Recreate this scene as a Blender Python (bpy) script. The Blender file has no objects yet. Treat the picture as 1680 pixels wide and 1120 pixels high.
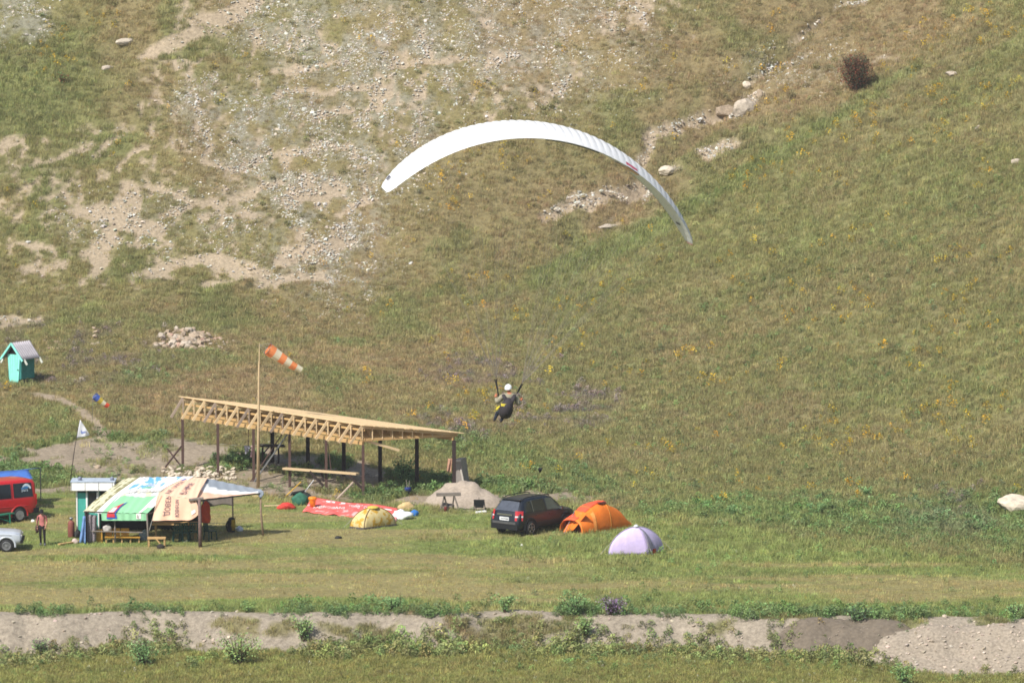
import bpy, math, random
import numpy as np
from mathutils import Vector, Matrix, Euler
R = math.radians
rng = np.random.default_rng(7)
random.seed(7)
SC = bpy.context.scene
COL = SC.collection

# ------------------------------------------------------------------ camera
CAMZ, PITCH, FPX = 37.1, R(6.47), 9000.0
cam_d = bpy.data.cameras.new('camera')
cam_d.sensor_width = 36.0
cam_d.lens = FPX / 1680 * 36.0
cam_d.clip_start, cam_d.clip_end = 1.0, 4000.0
cam = bpy.data.objects.new('camera', cam_d)
cam.location = (0, 0, CAMZ)
cam.rotation_euler = (R(90) - PITCH, 0, 0)
COL.objects.link(cam)
SC.camera = cam

# ------------------------------------------------------------------ light
SUN_EL, SUN_DIR = R(47), (-0.64, -0.77)      # sun stands left of and behind the camera
world = bpy.data.worlds.new('World'); SC.world = world
world.use_nodes = True
nt = world.node_tree; nt.nodes.clear()
sky = nt.nodes.new('ShaderNodeTexSky'); sky.sky_type = 'NISHITA'; sky.sun_disc = False
sky.sun_elevation = SUN_EL
sky.sun_rotation = math.atan2(SUN_DIR[0], SUN_DIR[1])
sky.air_density, sky.dust_density, sky.ozone_density = 1.0, 1.6, 1.0
bg = nt.nodes.new('ShaderNodeBackground'); bg.inputs[1].default_value = 0.09
wo = nt.nodes.new('ShaderNodeOutputWorld')
nt.links.new(sky.outputs[0], bg.inputs[0]); nt.links.new(bg.outputs[0], wo.inputs[0])
sun_d = bpy.data.lights.new('sun', 'SUN'); sun_d.energy = 4.0; sun_d.angle = R(0.55)
sun_d.color = (1.0, 0.95, 0.87)
sun = bpy.data.objects.new('sun', sun_d); COL.objects.link(sun)
sd = Vector((SUN_DIR[0] * math.cos(SUN_EL), SUN_DIR[1] * math.cos(SUN_EL), math.sin(SUN_EL)))
sun.rotation_euler = sd.to_track_quat('Z', 'Y').to_euler()
sun.location = (-80, 120, 120)
SC.view_settings.view_transform = 'Standard'
SC.view_settings.look = 'None'
SC.view_settings.exposure = 0.62
SC.view_settings.gamma = 1.0
SC.view_settings.use_curve_mapping = False
SC.cycles.filter_width = 1.7
SC.cycles.max_bounces = 6
SC.cycles.diffuse_bounces = 2
SC.cycles.transparent_max_bounces = 6

# ------------------------------------------------------------------ noise
def _h(ix, iy, s):
    n = (ix * 374761393 + iy * 668265263 + s * 1442695041) & 0xffffffff
    n = ((n ^ (n >> 13)) * 1274126177) & 0xffffffff
    return ((n ^ (n >> 16)) & 0xffff) / 65535.0
def vn(x, y, s=0):
    x = np.asarray(x, float); y = np.asarray(y, float)
    fx, fy = np.floor(x), np.floor(y)
    ix, iy = fx.astype(np.int64), fy.astype(np.int64)
    tx, ty = x - fx, y - fy
    tx = tx * tx * (3 - 2 * tx); ty = ty * ty * (3 - 2 * ty)
    a = _h(ix, iy, s) * (1 - tx) + _h(ix + 1, iy, s) * tx
    b = _h(ix, iy + 1, s) * (1 - tx) + _h(ix + 1, iy + 1, s) * tx
    return a * (1 - ty) + b * ty
def fbm(x, y, o=4, s=0):
    r, a, t = 0, 1.0, 0
    for k in range(o):
        r = r + a * vn(x * 2 ** k + 17.3 * k, y * 2 ** k + 9.1 * k, s + k); t += a; a *= .5
    return r / t
def sstep(a, b, x):
    t = np.clip((x - a) / (b - a), 0, 1); return t * t * (3 - 2 * t)
def smax(a, b, k):
    h = np.clip(.5 + .5 * (a - b) / k, 0, 1)
    return b * (1 - h) + a * h + k * h * (1 - h)

# ------------------------------------------------------------------ ground shape
def bank_edge(x):
    return 226.4 - .07 * np.clip(x, 0, 30) + 1.8 * (fbm(x * .2, x * 0 + 3.3, 4, 5) - .5) + .7 * (fbm(x * .9, x * 0 + 1.3, 3, 6) - .5)
def hill_L(x, y):
    return .62 * (y - 310) + 4.3
def hill_R(x, y):
    return .427 * (x - 24) + .2722 * (y - 258)
def height(x, y):
    x = np.asarray(x, float); y = np.asarray(y, float)
    yy = np.minimum(y, 640)
    base = .07 * np.logaddexp(0, (yy - 264) / 3) * 3 + .06 * np.logaddexp(0, (yy - 290) / 4) * 4
    L, Rr = hill_L(x, yy), hill_R(x, yy)
    L = L + 1.6 * (fbm(x * .045, y * .03, 3, 11) - .5) + .5 * (fbm(x * .25, y * .2, 3, 12) - .5) * sstep(300, 315, y)
    # small slip terraces across the stony slope
    ter = (y * .62 + 1.6 * fbm(x * .12, y * .1, 3, 14) * 2) % 2.2
    L = L + .32 * sstep(0, 1.7, ter) * (1 - sstep(1.75, 2.2, ter)) * sstep(308, 316, y) * sstep(.42, .6, fbm(x * .08, y * .08, 3, 15))
    Rr = Rr + 1.5 * (fbm(x * .05 + 4, y * .04, 3, 21) - .5) + .45 * (fbm(x * .3, y * .25, 3, 22) - .5)
    d = Rr - L
    up = sstep(306, 320, y)
    Rr = Rr + up * 2.6 * sstep(-.1, 1.0, d) * np.exp(-np.clip(d, 0, 99) / 3.0)
    hill = smax(L, Rr, .5) - up * 1.0 * np.exp(-((d + .5) / .7) ** 2)
    z = smax(base, hill, 2.6) - .05
    z = z + .12 * (fbm(x * .35, y * .35, 3, 31) - .5) * sstep(258, 266, y)
    z = z + .05 * (fbm(x * .2, y * .2, 2, 32) - .5)
    # earth bank behind the pavilion
    eb = sstep(268, 276, y) * (1 - sstep(283, 292, y)) * (1 - sstep(-2, 6, x))
    z = z + eb * (.25 + .5 * (fbm(x * .3, y * .3, 3, 33) - .4))
    # field edge bank facing the camera
    e = bank_edge(x)
    w = 2.0 + .9 * sstep(13, 17, x) + .5 * (1 - sstep(-24, -16, x))
    low = -1.28 - .5 * sstep(13.5, 18, x) - .3 * (1 - sstep(-22, -14, x))
    t = sstep(0, 1, (e - y) / w)
    z = z * (1 - t) + low * t
    rough = sstep(0, .15, t) * (1 - sstep(.9, 1, t))
    z = z + rough * .22 * (fbm(x * .9, y * 1.1, 4, 41) - .5)
    z = z + .16 * np.exp(-((y - e - .25) / .5) ** 2) * fbm(x * .5, y * 0, 2, 43)
    z = z + sstep(1, 8, e - y) * (.35 * (fbm(x * .15, y * .2, 3, 44) - .5) - .02 * np.clip(e - y - 2, 0, 40))
    # the photographer's own slope
    z = np.maximum(z, 35.2 - .252 * np.abs(y) - np.where(y > 138, 60, 0)) if True else z
    z = np.where(y < 0, np.maximum(z, 35.2 - .1 * np.abs(y)), z)
    return z
CP, SP = math.cos(PITCH), math.sin(PITCH)
def project(x, y, z):
    dz = z - CAMZ
    dep = y * CP - dz * SP
    up = y * SP + dz * CP
    return 840 + FPX * x / dep, 560 - FPX * up / dep
def ray(px, py):
    a, b = (px - 840) / FPX, (560 - py) / FPX
    return np.array([a, CP + b * SP, -SP + b * CP])
def P(px, py, Y):
    """the world point seen at pixel px,py of the photograph, at distance Y"""
    r = ray(px, py); t = Y / r[1]
    return Vector((r[0] * t, Y, CAMZ + r[2] * t))
_ts = np.arange(195, 420, .08)
def G(px, py):
    """the ground point seen at a pixel of the photograph"""
    r = ray(px, py); t = _ts / r[1]
    x, y, z = r[0] * t, _ts, CAMZ + r[2] * t
    k = int(np.argmax(z < height(x, y)))
    return Vector((x[k], y[k], float(height(x[k], y[k]))))
def gz(x, y):
    return float(height(np.array([x]), np.array([y]))[0])

# ------------------------------------------------------------------ colour masks of the ground
def lin(c):
    c = np.asarray(c, float) / 255
    return np.where(c <= .04045, c / 12.92, ((c + .055) / 1.055) ** 2.4)
ALB = 1.0
def alb(r, g, b, k=.60):
    return lin((r, g, b)) * k
def poly(u, v, pts, soft=1.0):
    """soft polyline mask; pts are (u, v, halfwidth)"""
    m = np.zeros_like(u)
    for (x0, y0, w0), (x1, y1, w1) in zip(pts[:-1], pts[1:]):
        dx, dy = x1 - x0, y1 - y0
        t = np.clip(((u - x0) * dx + (v - y0) * dy) / (dx * dx + dy * dy + 1e-9), 0, 1)
        d = np.hypot(u - x0 - t * dx, v - y0 - t * dy) / (w0 + (w1 - w0) * t)
        m = np.maximum(m, 1 - sstep(1 - .45 * soft, 1 + .45 * soft, d))
    return m
def blob(u, v, cx, cy, rx, ry, s=.5):
    return 1 - sstep(1 - s, 1 + s, np.hypot((u - cx) / rx, (v - cy) / ry))
def interp_line(u, pts):
    return np.interp(u, [p[0] for p in pts], [p[1] for p in pts])
SCARPS = [
 [(128,348,9),(190,350,10),(215,372,13),(268,382,9)], [(250,446,9),(290,428,12),(345,416,5)],
 [(335,424,8),(380,436,12),(440,452,9),(545,456,6)], [(430,468,4),(480,448,4)],
 [(205,300,7),(260,312,5),(320,335,7),(370,330,5),(460,292,5)], [(268,362,5),(360,320,4)],
 [(335,264,5),(380,276,5),(460,250,4),(580,238,6)], [(238,92,10),(290,66,12),(340,40,16),(420,4,14)],
 [(450,158,5),(560,142,4),(640,142,5)], [(440,122,4),(560,100,4)], [(518,192,6),(570,180,8)],
 [(468,322,12),(560,306,9)], [(470,424,14),(520,405,14),(580,398,8)], [(0,244,5),(30,226,5)],
 [(50,272,4),(150,240,5)], [(188,278,5),(240,240,5)], [(38,442,7),(102,434,7)], [(0,530,6),(70,525,4)],
 [(30,400,3),(80,410,5)], [(120,300,4),(70,330,4)], [(290,112,3),(330,92,3)], [(600,180,6),(640,150,6)],
 [(330,350,3),(420,352,5)], [(640,110,5),(760,95,5)], [(800,100,8),(850,88,6)], [(150,260,4),(200,220,4)],
 [(320,470,4),(390,455,5)], [(150,405,3),(250,402,3)], [(600,330,5),(560,350,5)],
]
GULLY = [
 [(1250,152,7),(1190,188,10),(1120,200,8),(1075,216,10),(1045,268,9)], [(892,354,7),(950,328,12),(1060,308,15)],
 [(1150,258,9),(1210,232,10)], [(1090,280,5),(1105,272,5)], [(985,376,3),(1012,364,4)], [(1230,130,4),(1290,100,3)],
 [(1300,66,4),(1350,36,5)], [(1380,10,5),(1420,0,4)], [(1330,90,3),(1300,104,3)],
]
SLUMP = [(1130,250),(1165,205),(1250,145),(1400,45)]
def masks(x, y, z):
    """masks of what grows or lies where, over the ground"""
    u, v = project(x, y, z)
    n1, n2 = fbm(x * .9, y * .7, 4, 51) - .5, fbm(x * .9 + 40, y * .7, 4, 52) - .5
    uu, vv = u + 34 * n1, v + 24 * n2
    f0 = fbm(x * .5, y * .22, 4, 53)            # streaks lying across the slope
    f1 = fbm(x * .22, y * .14, 4, 54)
    f2 = fbm(x * 1.3, y * .9, 3, 55)
    M = {}
    bare = np.zeros_like(x)
    for s in SCARPS:
        bare = np.maximum(bare, 1.8 * poly(uu, vv, s))
    left = (1 - sstep(560, 680, uu + (vv - 250) * .35)) * sstep(175, 235, vv + (uu - 60) * .32) * (1 - sstep(445, 490, vv))
    upper = sstep(225, 330, uu + vv * .5) * (1 - sstep(120, 330, vv - (900 - uu) * .33)) * (1 - sstep(900, 1040, uu))
    bare = np.maximum(bare, sstep(.60, .68, f0) * np.maximum(left, upper * .8) * .8)
    cut = np.zeros_like(x)
    for s in GULLY:
        cut = np.maximum(cut, poly(uu, vv, s))
        bare = np.maximum(bare, poly(uu, vv, s) * 1.6)
    bare = np.maximum(bare, .75 * sstep(.52, .66, f0) * sstep(.5, .6, f1) * blob(uu, vv, 1220, 50, 300, 90))
    M['dry'] = np.clip(blob(uu, vv, 1150, 60, 420, 120) * .8 + blob(uu, vv, 700, 330, 260, 150) * .5
        + blob(uu, vv, 1120, 620, 380, 110) * .4 + sstep(.5, .64, f1) * .6 + blob(uu, vv, 400, 640, 320, 60) * .5 + .9 * blob(uu, vv, 980, 335, 110, 40)
        + .8 * blob(uu, vv, 1150, 215, 120, 50), 0, 1)
    M['dry'] = np.clip(M['dry'] + .9 * poly(uu, vv, [(1560,0,40),(1400,90,44),(1240,190,40),(1080,300,34),(960,350,24)], 1.6), 0, 1)
    spur = sstep(0, 60, (uu - 1560) * .62 + (vv - 20)) * sstep(700, 900, uu)
    stone = np.zeros_like(x)
    stone = np.maximum(stone, poly(uu, vv, [(330,170,40),(480,250,110),(540,400,90)], 1.8))
    stone = np.maximum(stone, poly(uu, vv, [(440,40,60),(650,90,120),(640,220,90)], 1.8))
    stone = np.maximum(stone, blob(uu, vv, 820, 60, 220, 110, .7) * .85)
    stone = np.maximum(stone, blob(uu, vv, 20, 25, 70, 45) * 1.2)
    stone = np.maximum(stone, poly(uu, vv, [(120,360,30),(400,360,60)], 2) * .45)
    stone = np.maximum(stone, blob(uu, vv, 1300, 110, 110, 40) * .4)
    stone = np.maximum(stone, .8 * cut)
    M['stone'] = np.clip(stone, 0, 1)
    # earth round the pavilion
    top = interp_line(uu, [(-200,765),(0,742),(130,713),(175,704),(220,712),(330,728),(440,738),(560,752),(640,772),(720,776),(770,790),(830,782),(900,800),(1000,815)])
    bot = interp_line(uu, [(-200,800),(0,812),(110,800),(200,792),(300,800),(420,806),(520,818),(700,828),(800,842),(900,822),(1000,818)])
    earth = sstep(-6, 6, vv - top) * (1 - sstep(-6, 8, vv - bot))
    weeds = sstep(.515, .58, fbm(x * .45, y * .4, 4, 57)) * (1 - .75 * blob(u, v, 215, 760, 110, 40)) * (1 - .9 * blob(u, v, 420, 795, 160, 22))
    weeds = np.maximum(weeds, .95 * poly(uu, vv, [(190,722,7),(300,708,14),(420,720,13),(520,738,10)]))
    weeds = np.maximum(weeds, poly(uu, vv, [(640,784,10),(700,766,10)]))
    earth_b = earth * (1 - weeds)
    M['earth'] = earth_b; M['ez'] = earth; M['cut'] = cut
    fine = fbm(x * 3.1, y * 2.3, 3, 56)
    spk = sstep(.50, .58, fbm(x * 1.5, y * .8, 4, 66)) * np.clip(left + .8 * upper, 0, 1) * .5
    bare = np.maximum(bare, spk)
    M['bare'] = sstep(.34, .66, bare + .75 * (fine - .5)) * (bare > .05)
    path = poly(u + 6 * n1, v + 5 * n2, [(60,648,5),(95,655,6),(130,672,7),(155,690,8),(168,714,10)], .8)
    M['path'] = path
    # bank face
    e = bank_edge(x)
    rb = e - y
    w = 2.0 + .9 * sstep(13, 17, x) + .5 * (1 - sstep(-24, -16, x))
    t = rb / w + .35 * (fbm(x * .7, y * .7, 3, 58) - .5)
    face = sstep(-.28, -.05, t) * (1 - sstep(.8, 1.05, t + .12 * np.sin(x * .6) - .15 * sstep(12, 15, x)))
    gap = sstep(.66, .72, fbm(x * .5, y * .9, 4, 59) + .05 * fbm(x * 2, y * 2, 2, 62) - .02)
    M['face'] = face * (1 - .85 * gap); M['gap'] = face * gap
    M['low'] = sstep(.7, 1.0, t)
    # field
    front = sstep(0, 1, -rb)
    fb = interp_line(uu, [(-300,800),(100,800),(480,818),(700,835),(850,830),(1000,835),(1120,850),(1300,880),(1500,905),(1700,930)])
    field = front * sstep(-6, 10, vv - fb)
    M['field'] = field
    tan = sstep(.36, .62, fbm(x * .12, y * .5, 4, 60) + .20 * np.exp(-((v - 950) / 26) ** 2) - .06 - .16 * sstep(500, 1300, u))
    M['tan'] = tan * field
    lush = np.maximum(poly(uu, vv, [(1060,845,18),(1200,840,26),(1400,850,34),(1700,860,50)], 1.6), 1.0 * weeds * earth)
    lush = np.maximum(lush, .7 * poly(uu, vv, [(880,460,18),(1010,410,24),(1120,350,18),(1300,240,16),(1500,110,12)], 1.8))
    lush = np.maximum(lush, .8 * poly(uu, vv, [(560,700,10),(800,740,30),(1000,800,20)], 1.8))
    lush = np.maximum(lush, .6 * blob(uu, vv, 40, 150, 130, 90, .8))
    lush = np.maximum(lush, .45 * sstep(.55, .72, fbm(x * .3, y * .22, 4, 61)) * (1 - M['stone']))
    lush = np.maximum(lush, .9 * poly(uu, v, [(0,1003,4),(400,998,6),(700,992,10),(1000,996,12),(1400,1008,10),(1700,1006,14)], 1.5) * front)
    lush = np.maximum(lush, .28 * spur)
    M['lush'] = lush * (1 - tan * field * .7)
    M['purple'] = np.clip(blob(uu, vv, 800, 610, 90, 26) + blob(uu, vv, 920, 665, 90, 35) + blob(uu, vv, 750, 700, 70, 25)
        + .6 * blob(uu, vv, 100, 580, 160, 50) + .6 * blob(uu, vv, 1560, 850, 110, 40), 0, 1) * sstep(.4, .6, fbm(x * .8, y * .6, 3, 63))
    fl = blob(uu, vv, 60, 140, 140, 120, .8) + blob(uu, vv, 690, 330, 130, 120, .8) * .9 + 1.5 * poly(uu, vv, [(1395,722,9),(1440,722,7),(1500,718,9),(1545,706,7)]) \
        + .6 * poly(uu, vv, [(1000,395,20),(1250,270,24),(1640,120,40)], 1.6) + .25 * sstep(400, 700, u) * (1 - sstep(650, 800, v)) + .5 * blob(uu, vv, 1250, 640, 400, 120) * .6
    M['flower'] = np.clip(fl + .08, 0, 1.8) * (1 - .8 * (1 - sstep(500, 640, u)) * sstep(380, 440, v)) * (1 - field) * (1 - M['low'])
    M['near'] = M['low']
    M['f1'], M['f2'], M['f0'] = f1, f2, f0
    M['u'], M['v'] = u, v
    return M
C_HILL, C_DRY, C_LUSH = alb(150,142,96), alb(166,143,110), alb(126,142,84)
C_SOIL, C_EARTH, C_BANK = alb(206,186,160), alb(184,168,146), alb(188,175,156)
C_FIELD, C_TAN, C_STONE = alb(143,155,90), alb(176,162,112), alb(176,174,162)
C_PURP, C_LOW = alb(134,124,112), alb(146,146,84)
def mixc(c, d, m):
    return c * (1 - m[:, None]) + np.asarray(d)[None, :] * m[:, None]
def ground_colour(x, y, z, soil=True):
    M = masks(x, y, z)
    c = np.tile(C_HILL, (len(x), 1))
    c = mixc(c, C_DRY, M['dry'] * .62)
    c = mixc(c, C_LUSH, M['lush'] * .85)
    c = mixc(c, C_PURP, M['purple'] * .6)
    c = mixc(c, C_FIELD, M['field'] * (1 - M['lush'] * .6))
    c = mixc(c, C_TAN, M['tan'] * .85)
    c = mixc(c, C_LOW, M['low'] * .8)
    if soil:
        c = mixc(c, C_STONE, M['stone'] * sstep(.38, .6, M['f2']) * .55)
        c = mixc(c, C_SOIL, M['bare'] * .85)
        c = mixc(c, C_EARTH, M['earth'])
        c = mixc(c, C_SOIL * .9, M['path'])
        c = mixc(c, C_BANK, M['face'])
    c = c * (.86 + .28 * fbm(x * .6, y * .5, 4, 71))[:, None]
    return c, M

# ------------------------------------------------------------------ materials
MATS = {}
def nodes_of(name):
    m = bpy.data.materials.new(name); m.use_nodes = True
    t = m.node_tree; b = t.nodes['Principled BSDF']
    return m, t, b
def mat(name, rgb, rough=.7, metal=0.0, var=.18, scale=6.0, bump=.0, stretch=(1,1,1), spec=.3, sheen=0, rand=0.0, trans=0.0, coat=0.0, emit=None):
    """procedural paint/cloth/wood: colour varied by noise, optional grain and per-object variation"""
    if name in MATS: return MATS[name]
    m, t, b = nodes_of(name)
    N, L = t.nodes, t.links
    tc = N.new('ShaderNodeTexCoord'); mp = N.new('ShaderNodeMapping'); mp.inputs['Scale'].default_value = stretch
    L.new(tc.outputs['Object'], mp.inputs[0])
    nz = N.new('ShaderNodeTexNoise'); nz.inputs['Scale'].default_value = scale; nz.inputs['Detail'].default_value = 6
    L.new(mp.outputs[0], nz.inputs['Vector'])
    rp = N.new('ShaderNodeMapRange'); rp.inputs[1].default_value = .3; rp.inputs[2].default_value = .7
    rp.inputs[3].default_value = 1 - var; rp.inputs[4].default_value = 1 + var
    L.new(nz.outputs['Fac'], rp.inputs[0])
    mu = N.new('ShaderNodeMix'); mu.data_type = 'RGBA'; mu.blend_type = 'MULTIPLY'; mu.inputs[0].default_value = 1
    mu.inputs[6].default_value = (*rgb, 1)
    src = rp.outputs[0]
    if rand:
        oi = N.new('ShaderNodeObjectInfo'); r2 = N.new('ShaderNodeMapRange')
        r2.inputs[3].default_value = 1 - rand; r2.inputs[4].default_value = 1 + rand
        L.new(oi.outputs['Random'], r2.inputs[0])
        mm = N.new('ShaderNodeMath'); mm.operation = 'MULTIPLY'; L.new(src, mm.inputs[0]); L.new(r2.outputs[0], mm.inputs[1]); src = mm.outputs[0]
    cb = N.new('ShaderNodeCombineColor')
    for k in range(3): L.new(src, cb.inputs[k])
    L.new(cb.outputs[0], mu.inputs[7])
    L.new(mu.outputs[2], b.inputs['Base Color'])
    b.inputs['Roughness'].default_value = rough; b.inputs['Metallic'].default_value = metal
    b.inputs['Specular IOR Level'].default_value = spec
    if coat: b.inputs['Coat Weight'].default_value = coat; b.inputs['Coat Roughness'].default_value = .08
    if sheen: b.inputs['Sheen Weight'].default_value = sheen
    if bump:
        bp = N.new('ShaderNodeBump'); bp.inputs['Strength'].default_value = bump; bp.inputs['Distance'].default_value = .03
        L.new(nz.outputs['Fac'], bp.inputs['Height']); L.new(bp.outputs[0], b.inputs['Normal'])
    if trans:
        tr = N.new('ShaderNodeBsdfTranslucent'); L.new(mu.outputs[2], tr.inputs[0])
        mx = N.new('ShaderNodeMixShader'); mx.inputs[0].default_value = trans
        L.new(b.outputs[0], mx.inputs[1]); L.new(tr.outputs[0], mx.inputs[2]); L.new(mx.outputs[0], N['Material Output'].inputs[0])
    MATS[name] = m
    return m
def mat_attr(name, attr='col', rough=.85, inst=False, trans=.0, fine=0.0, fscale=9.0, bump=0.0, spec=.15):
    if name in MATS: return MATS[name]
    m, t, b = nodes_of(name); N, L = t.nodes, t.links
    at = N.new('ShaderNodeAttribute'); at.attribute_name = attr
    at.attribute_type = 'INSTANCER' if inst else 'GEOMETRY'
    src = at.outputs['Color']
    if fine:
        tc = N.new('ShaderNodeTexCoord')
        n1 = N.new('ShaderNodeTexNoise'); n1.inputs['Scale'].default_value = fscale; n1.inputs['Detail'].default_value = 10; n1.inputs['Roughness'].default_value = .82
        L.new(tc.outputs['Object'], n1.inputs['Vector'])
        rp = N.new('ShaderNodeMapRange'); rp.inputs[1].default_value = .3; rp.inputs[2].default_value = .7
        rp.inputs[3].default_value = 1 - fine; rp.inputs[4].default_value = 1 + fine
        L.new(n1.outputs['Fac'], rp.inputs[0])
        cb = N.new('ShaderNodeCombineColor')
        for k in range(3): L.new(rp.outputs[0], cb.inputs[k])
        mu = N.new('ShaderNodeMix'); mu.data_type = 'RGBA'; mu.blend_type = 'MULTIPLY'; mu.inputs[0].default_value = 1
        L.new(src, mu.inputs[6]); L.new(cb.outputs[0], mu.inputs[7]); src = mu.outputs[2]
        if bump:
            bp = N.new('ShaderNodeBump'); bp.inputs['Strength'].default_value = bump; bp.inputs['Distance'].default_value = .08
            L.new(n1.outputs['Fac'], bp.inputs['Height']); L.new(bp.outputs[0], b.inputs['Normal'])
    L.new(src, b.inputs['Base Color'])
    b.inputs['Roughness'].default_value = rough; b.inputs['Specular IOR Level'].default_value = spec
    if trans:
        tr = N.new('ShaderNodeBsdfTranslucent'); L.new(src, tr.inputs[0])
        mx = N.new('ShaderNodeMixShader'); mx.inputs[0].default_value = trans
        L.new(b.outputs[0], mx.inputs[1]); L.new(tr.outputs[0], mx.inputs[2]); L.new(mx.outputs[0], N['Material Output'].inputs[0])
    MATS[name] = m
    return m
def L3(r, g, b, k=.62):
    return tuple(float(a) for a in lin((r, g, b)) * k)

# ------------------------------------------------------------------ mesh builders
class MB:
    """collects faces; build() links them as ONE mesh object"""
    def __init__(s): s.v, s.f, s.m, s.c = [], [], [], None
    def add(s, vs, fs, m=0):
        o = len(s.v); s.v += [tuple(p) for p in vs]
        s.f += [tuple(o + i for i in f) for f in fs]; s.m += [m] * len(fs)
    def box(s, c, d, rot=None, m=0, bev=0):
        hx, hy, hz = d[0] / 2, d[1] / 2, d[2] / 2
        vs = [Vector((x, y, z)) for x in (-hx, hx) for y in (-hy, hy) for z in (-hz, hz)]
        if rot is not None: vs = [rot @ p for p in vs]
        s.add([p + Vector(c) for p in vs], [(0,1,3,2),(4,6,7,5),(0,4,5,1),(2,3,7,6),(0,2,6,4),(1,5,7,3)], m)
    def beam(s, p, q, w, h, m=0):
        p, q = Vector(p), Vector(q); d = q - p
        s.box((p + q) / 2, (w, h, d.length), d.to_track_quat('Z', 'Y').to_matrix(), m)
    def tube(s, pts, r, n=8, m=0, cap=True, sx=1.0):
        pts = [Vector(p) for p in pts]
        rs = r if isinstance(r, (list, tuple)) else [r] * len(pts)
        vs = []
        prev = None
        for i, p in enumerate(pts):
            d = (pts[min(i + 1, len(pts) - 1)] - pts[max(i - 1, 0)]).normalized()
            a = prev if prev is not None else (Vector((0, 0, 1)) if abs(d.z) < .9 else Vector((1, 0, 0)))
            b = d.cross(a).normalized(); a = b.cross(d).normalized(); prev = a
            for k in range(n):
                t = 2 * math.pi * k / n
                vs.append(p + (a * math.cos(t) * sx + b * math.sin(t)) * rs[i])
        fs = [(i * n + k, i * n + (k + 1) % n, (i + 1) * n + (k + 1) % n, (i + 1) * n + k) for i in range(len(pts) - 1) for k in range(n)]
        if cap: fs += [tuple(range(n - 1, -1, -1)), tuple((len(pts) - 1) * n + k for k in range(n))]
        s.add(vs, fs, m)
    def lathe(s, prof, n=16, c=(0,0,0), rot=None, m=0, cap=True):
        vs = []
        for r, z in prof:
            for k in range(n):
                t = 2 * math.pi * k / n
                p = Vector((r * math.cos(t), r * math.sin(t), z))
                if rot is not None: p = rot @ p
                vs.append(p + Vector(c))
        fs = [(i * n + k, i * n + (k + 1) % n, (i + 1) * n + (k + 1) % n, (i + 1) * n + k) for i in range(len(prof) - 1) for k in range(n)]
        if cap and prof[0][0] > 1e-4: fs.append(tuple(range(n - 1, -1, -1)))
        if cap and prof[-1][0] > 1e-4: fs.append(tuple((len(prof) - 1) * n + k for k in range(n)))
        s.add(vs, fs, m)
    def grid(s, fn, nu, nv, m=0, two=None):
        """surface fn(u, v) over 0..1; two = thickness gives it a back side"""
        vs = [Vector(fn(i / nu, j / nv)) for j in range(nv + 1) for i in range(nu + 1)]
        w = nu + 1
        fs = [(j * w + i, j * w + i + 1, (j + 1) * w + i + 1, (j + 1) * w + i) for j in range(nv) for i in range(nu)]
        s.add(vs, fs, m)
        if two:
            nrm = [Vector((0, 0, 0)) for _ in vs]
            for f in fs:
                n = (vs[f[1]] - vs[f[0]]).cross(vs[f[3]] - vs[f[0]])
                for i in f: nrm[i] += n
            bk = [p - n.normalized() * two if n.length > 1e-9 else p for p, n in zip(vs, nrm)]
            o = len(vs)
            s.add(bk, [tuple(reversed(f)) for f in fs], m)
            rim = list(range(nu + 1)) + [j * w + nu for j in range(1, nv + 1)] + [nv * w + i for i in range(nu - 1, -1, -1)] + [j * w for j in range(nv - 1, 0, -1)]
            base = len(s.v) - 2 * o
            s.f += [(base + rim[k], base + o + rim[k], base + o + rim[(k + 1) % len(rim)], base + rim[(k + 1) % len(rim)]) for k in range(len(rim))]
            s.m += [m] * len(rim)
    def build(s, name, mats, parent=None, smooth=False, cols=None):
        me = bpy.data.meshes.new(name)
        off = Vector((0, 0, 0))
        me.from_pydata(s.v, [], s.f)
        mats = mats if isinstance(mats, (list, tuple)) else [mats]
        for m in mats: me.materials.append(m)
        if len(mats) > 1: me.polygons.foreach_set('material_index', s.m)
        if smooth: me.polygons.foreach_set('use_smooth', [True] * len(me.polygons))
        if cols is not None:
            a = me.color_attributes.new('col', 'FLOAT_COLOR', 'POINT')
            a.data.foreach_set('color', np.c_[cols, np.ones(len(cols))].astype(np.float32).ravel())
        me.update()
        o = bpy.data.objects.new(name, me); COL.objects.link(o)
        if parent is not None: o.parent = parent
        return o
def tag(o, label=None, cat=None, group=None, kind=None):
    if label: o['label'] = label
    if cat: o['category'] = cat
    if group: o['group'] = group
    if kind: o['kind'] = kind
    return o
def thing(name, label, cat, loc=(0,0,0), rz=0, group=None):
    o = bpy.data.objects.new(name, None); COL.objects.link(o)
    o.empty_display_size = .3
    o.location = loc; o.rotation_euler = (0, 0, rz)
    return tag(o, label, cat, group)
def copy_tree(o, parent=None):
    c = o.copy(); COL.objects.link(c)
    if parent is not None: c.parent = parent
    for ch in list(o.children): copy_tree(ch, c)
    return c
def world_build(mb, name, mats, root, smooth=False, cols=None, parent=None):
    """build a mesh given in world coordinates under an unrotated root"""
    l = Vector(root.location)
    mb.v = [tuple(Vector(p) - l) for p in mb.v]
    return mb.build(name, mats, parent or root, smooth, cols)
_unit = {}
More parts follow.
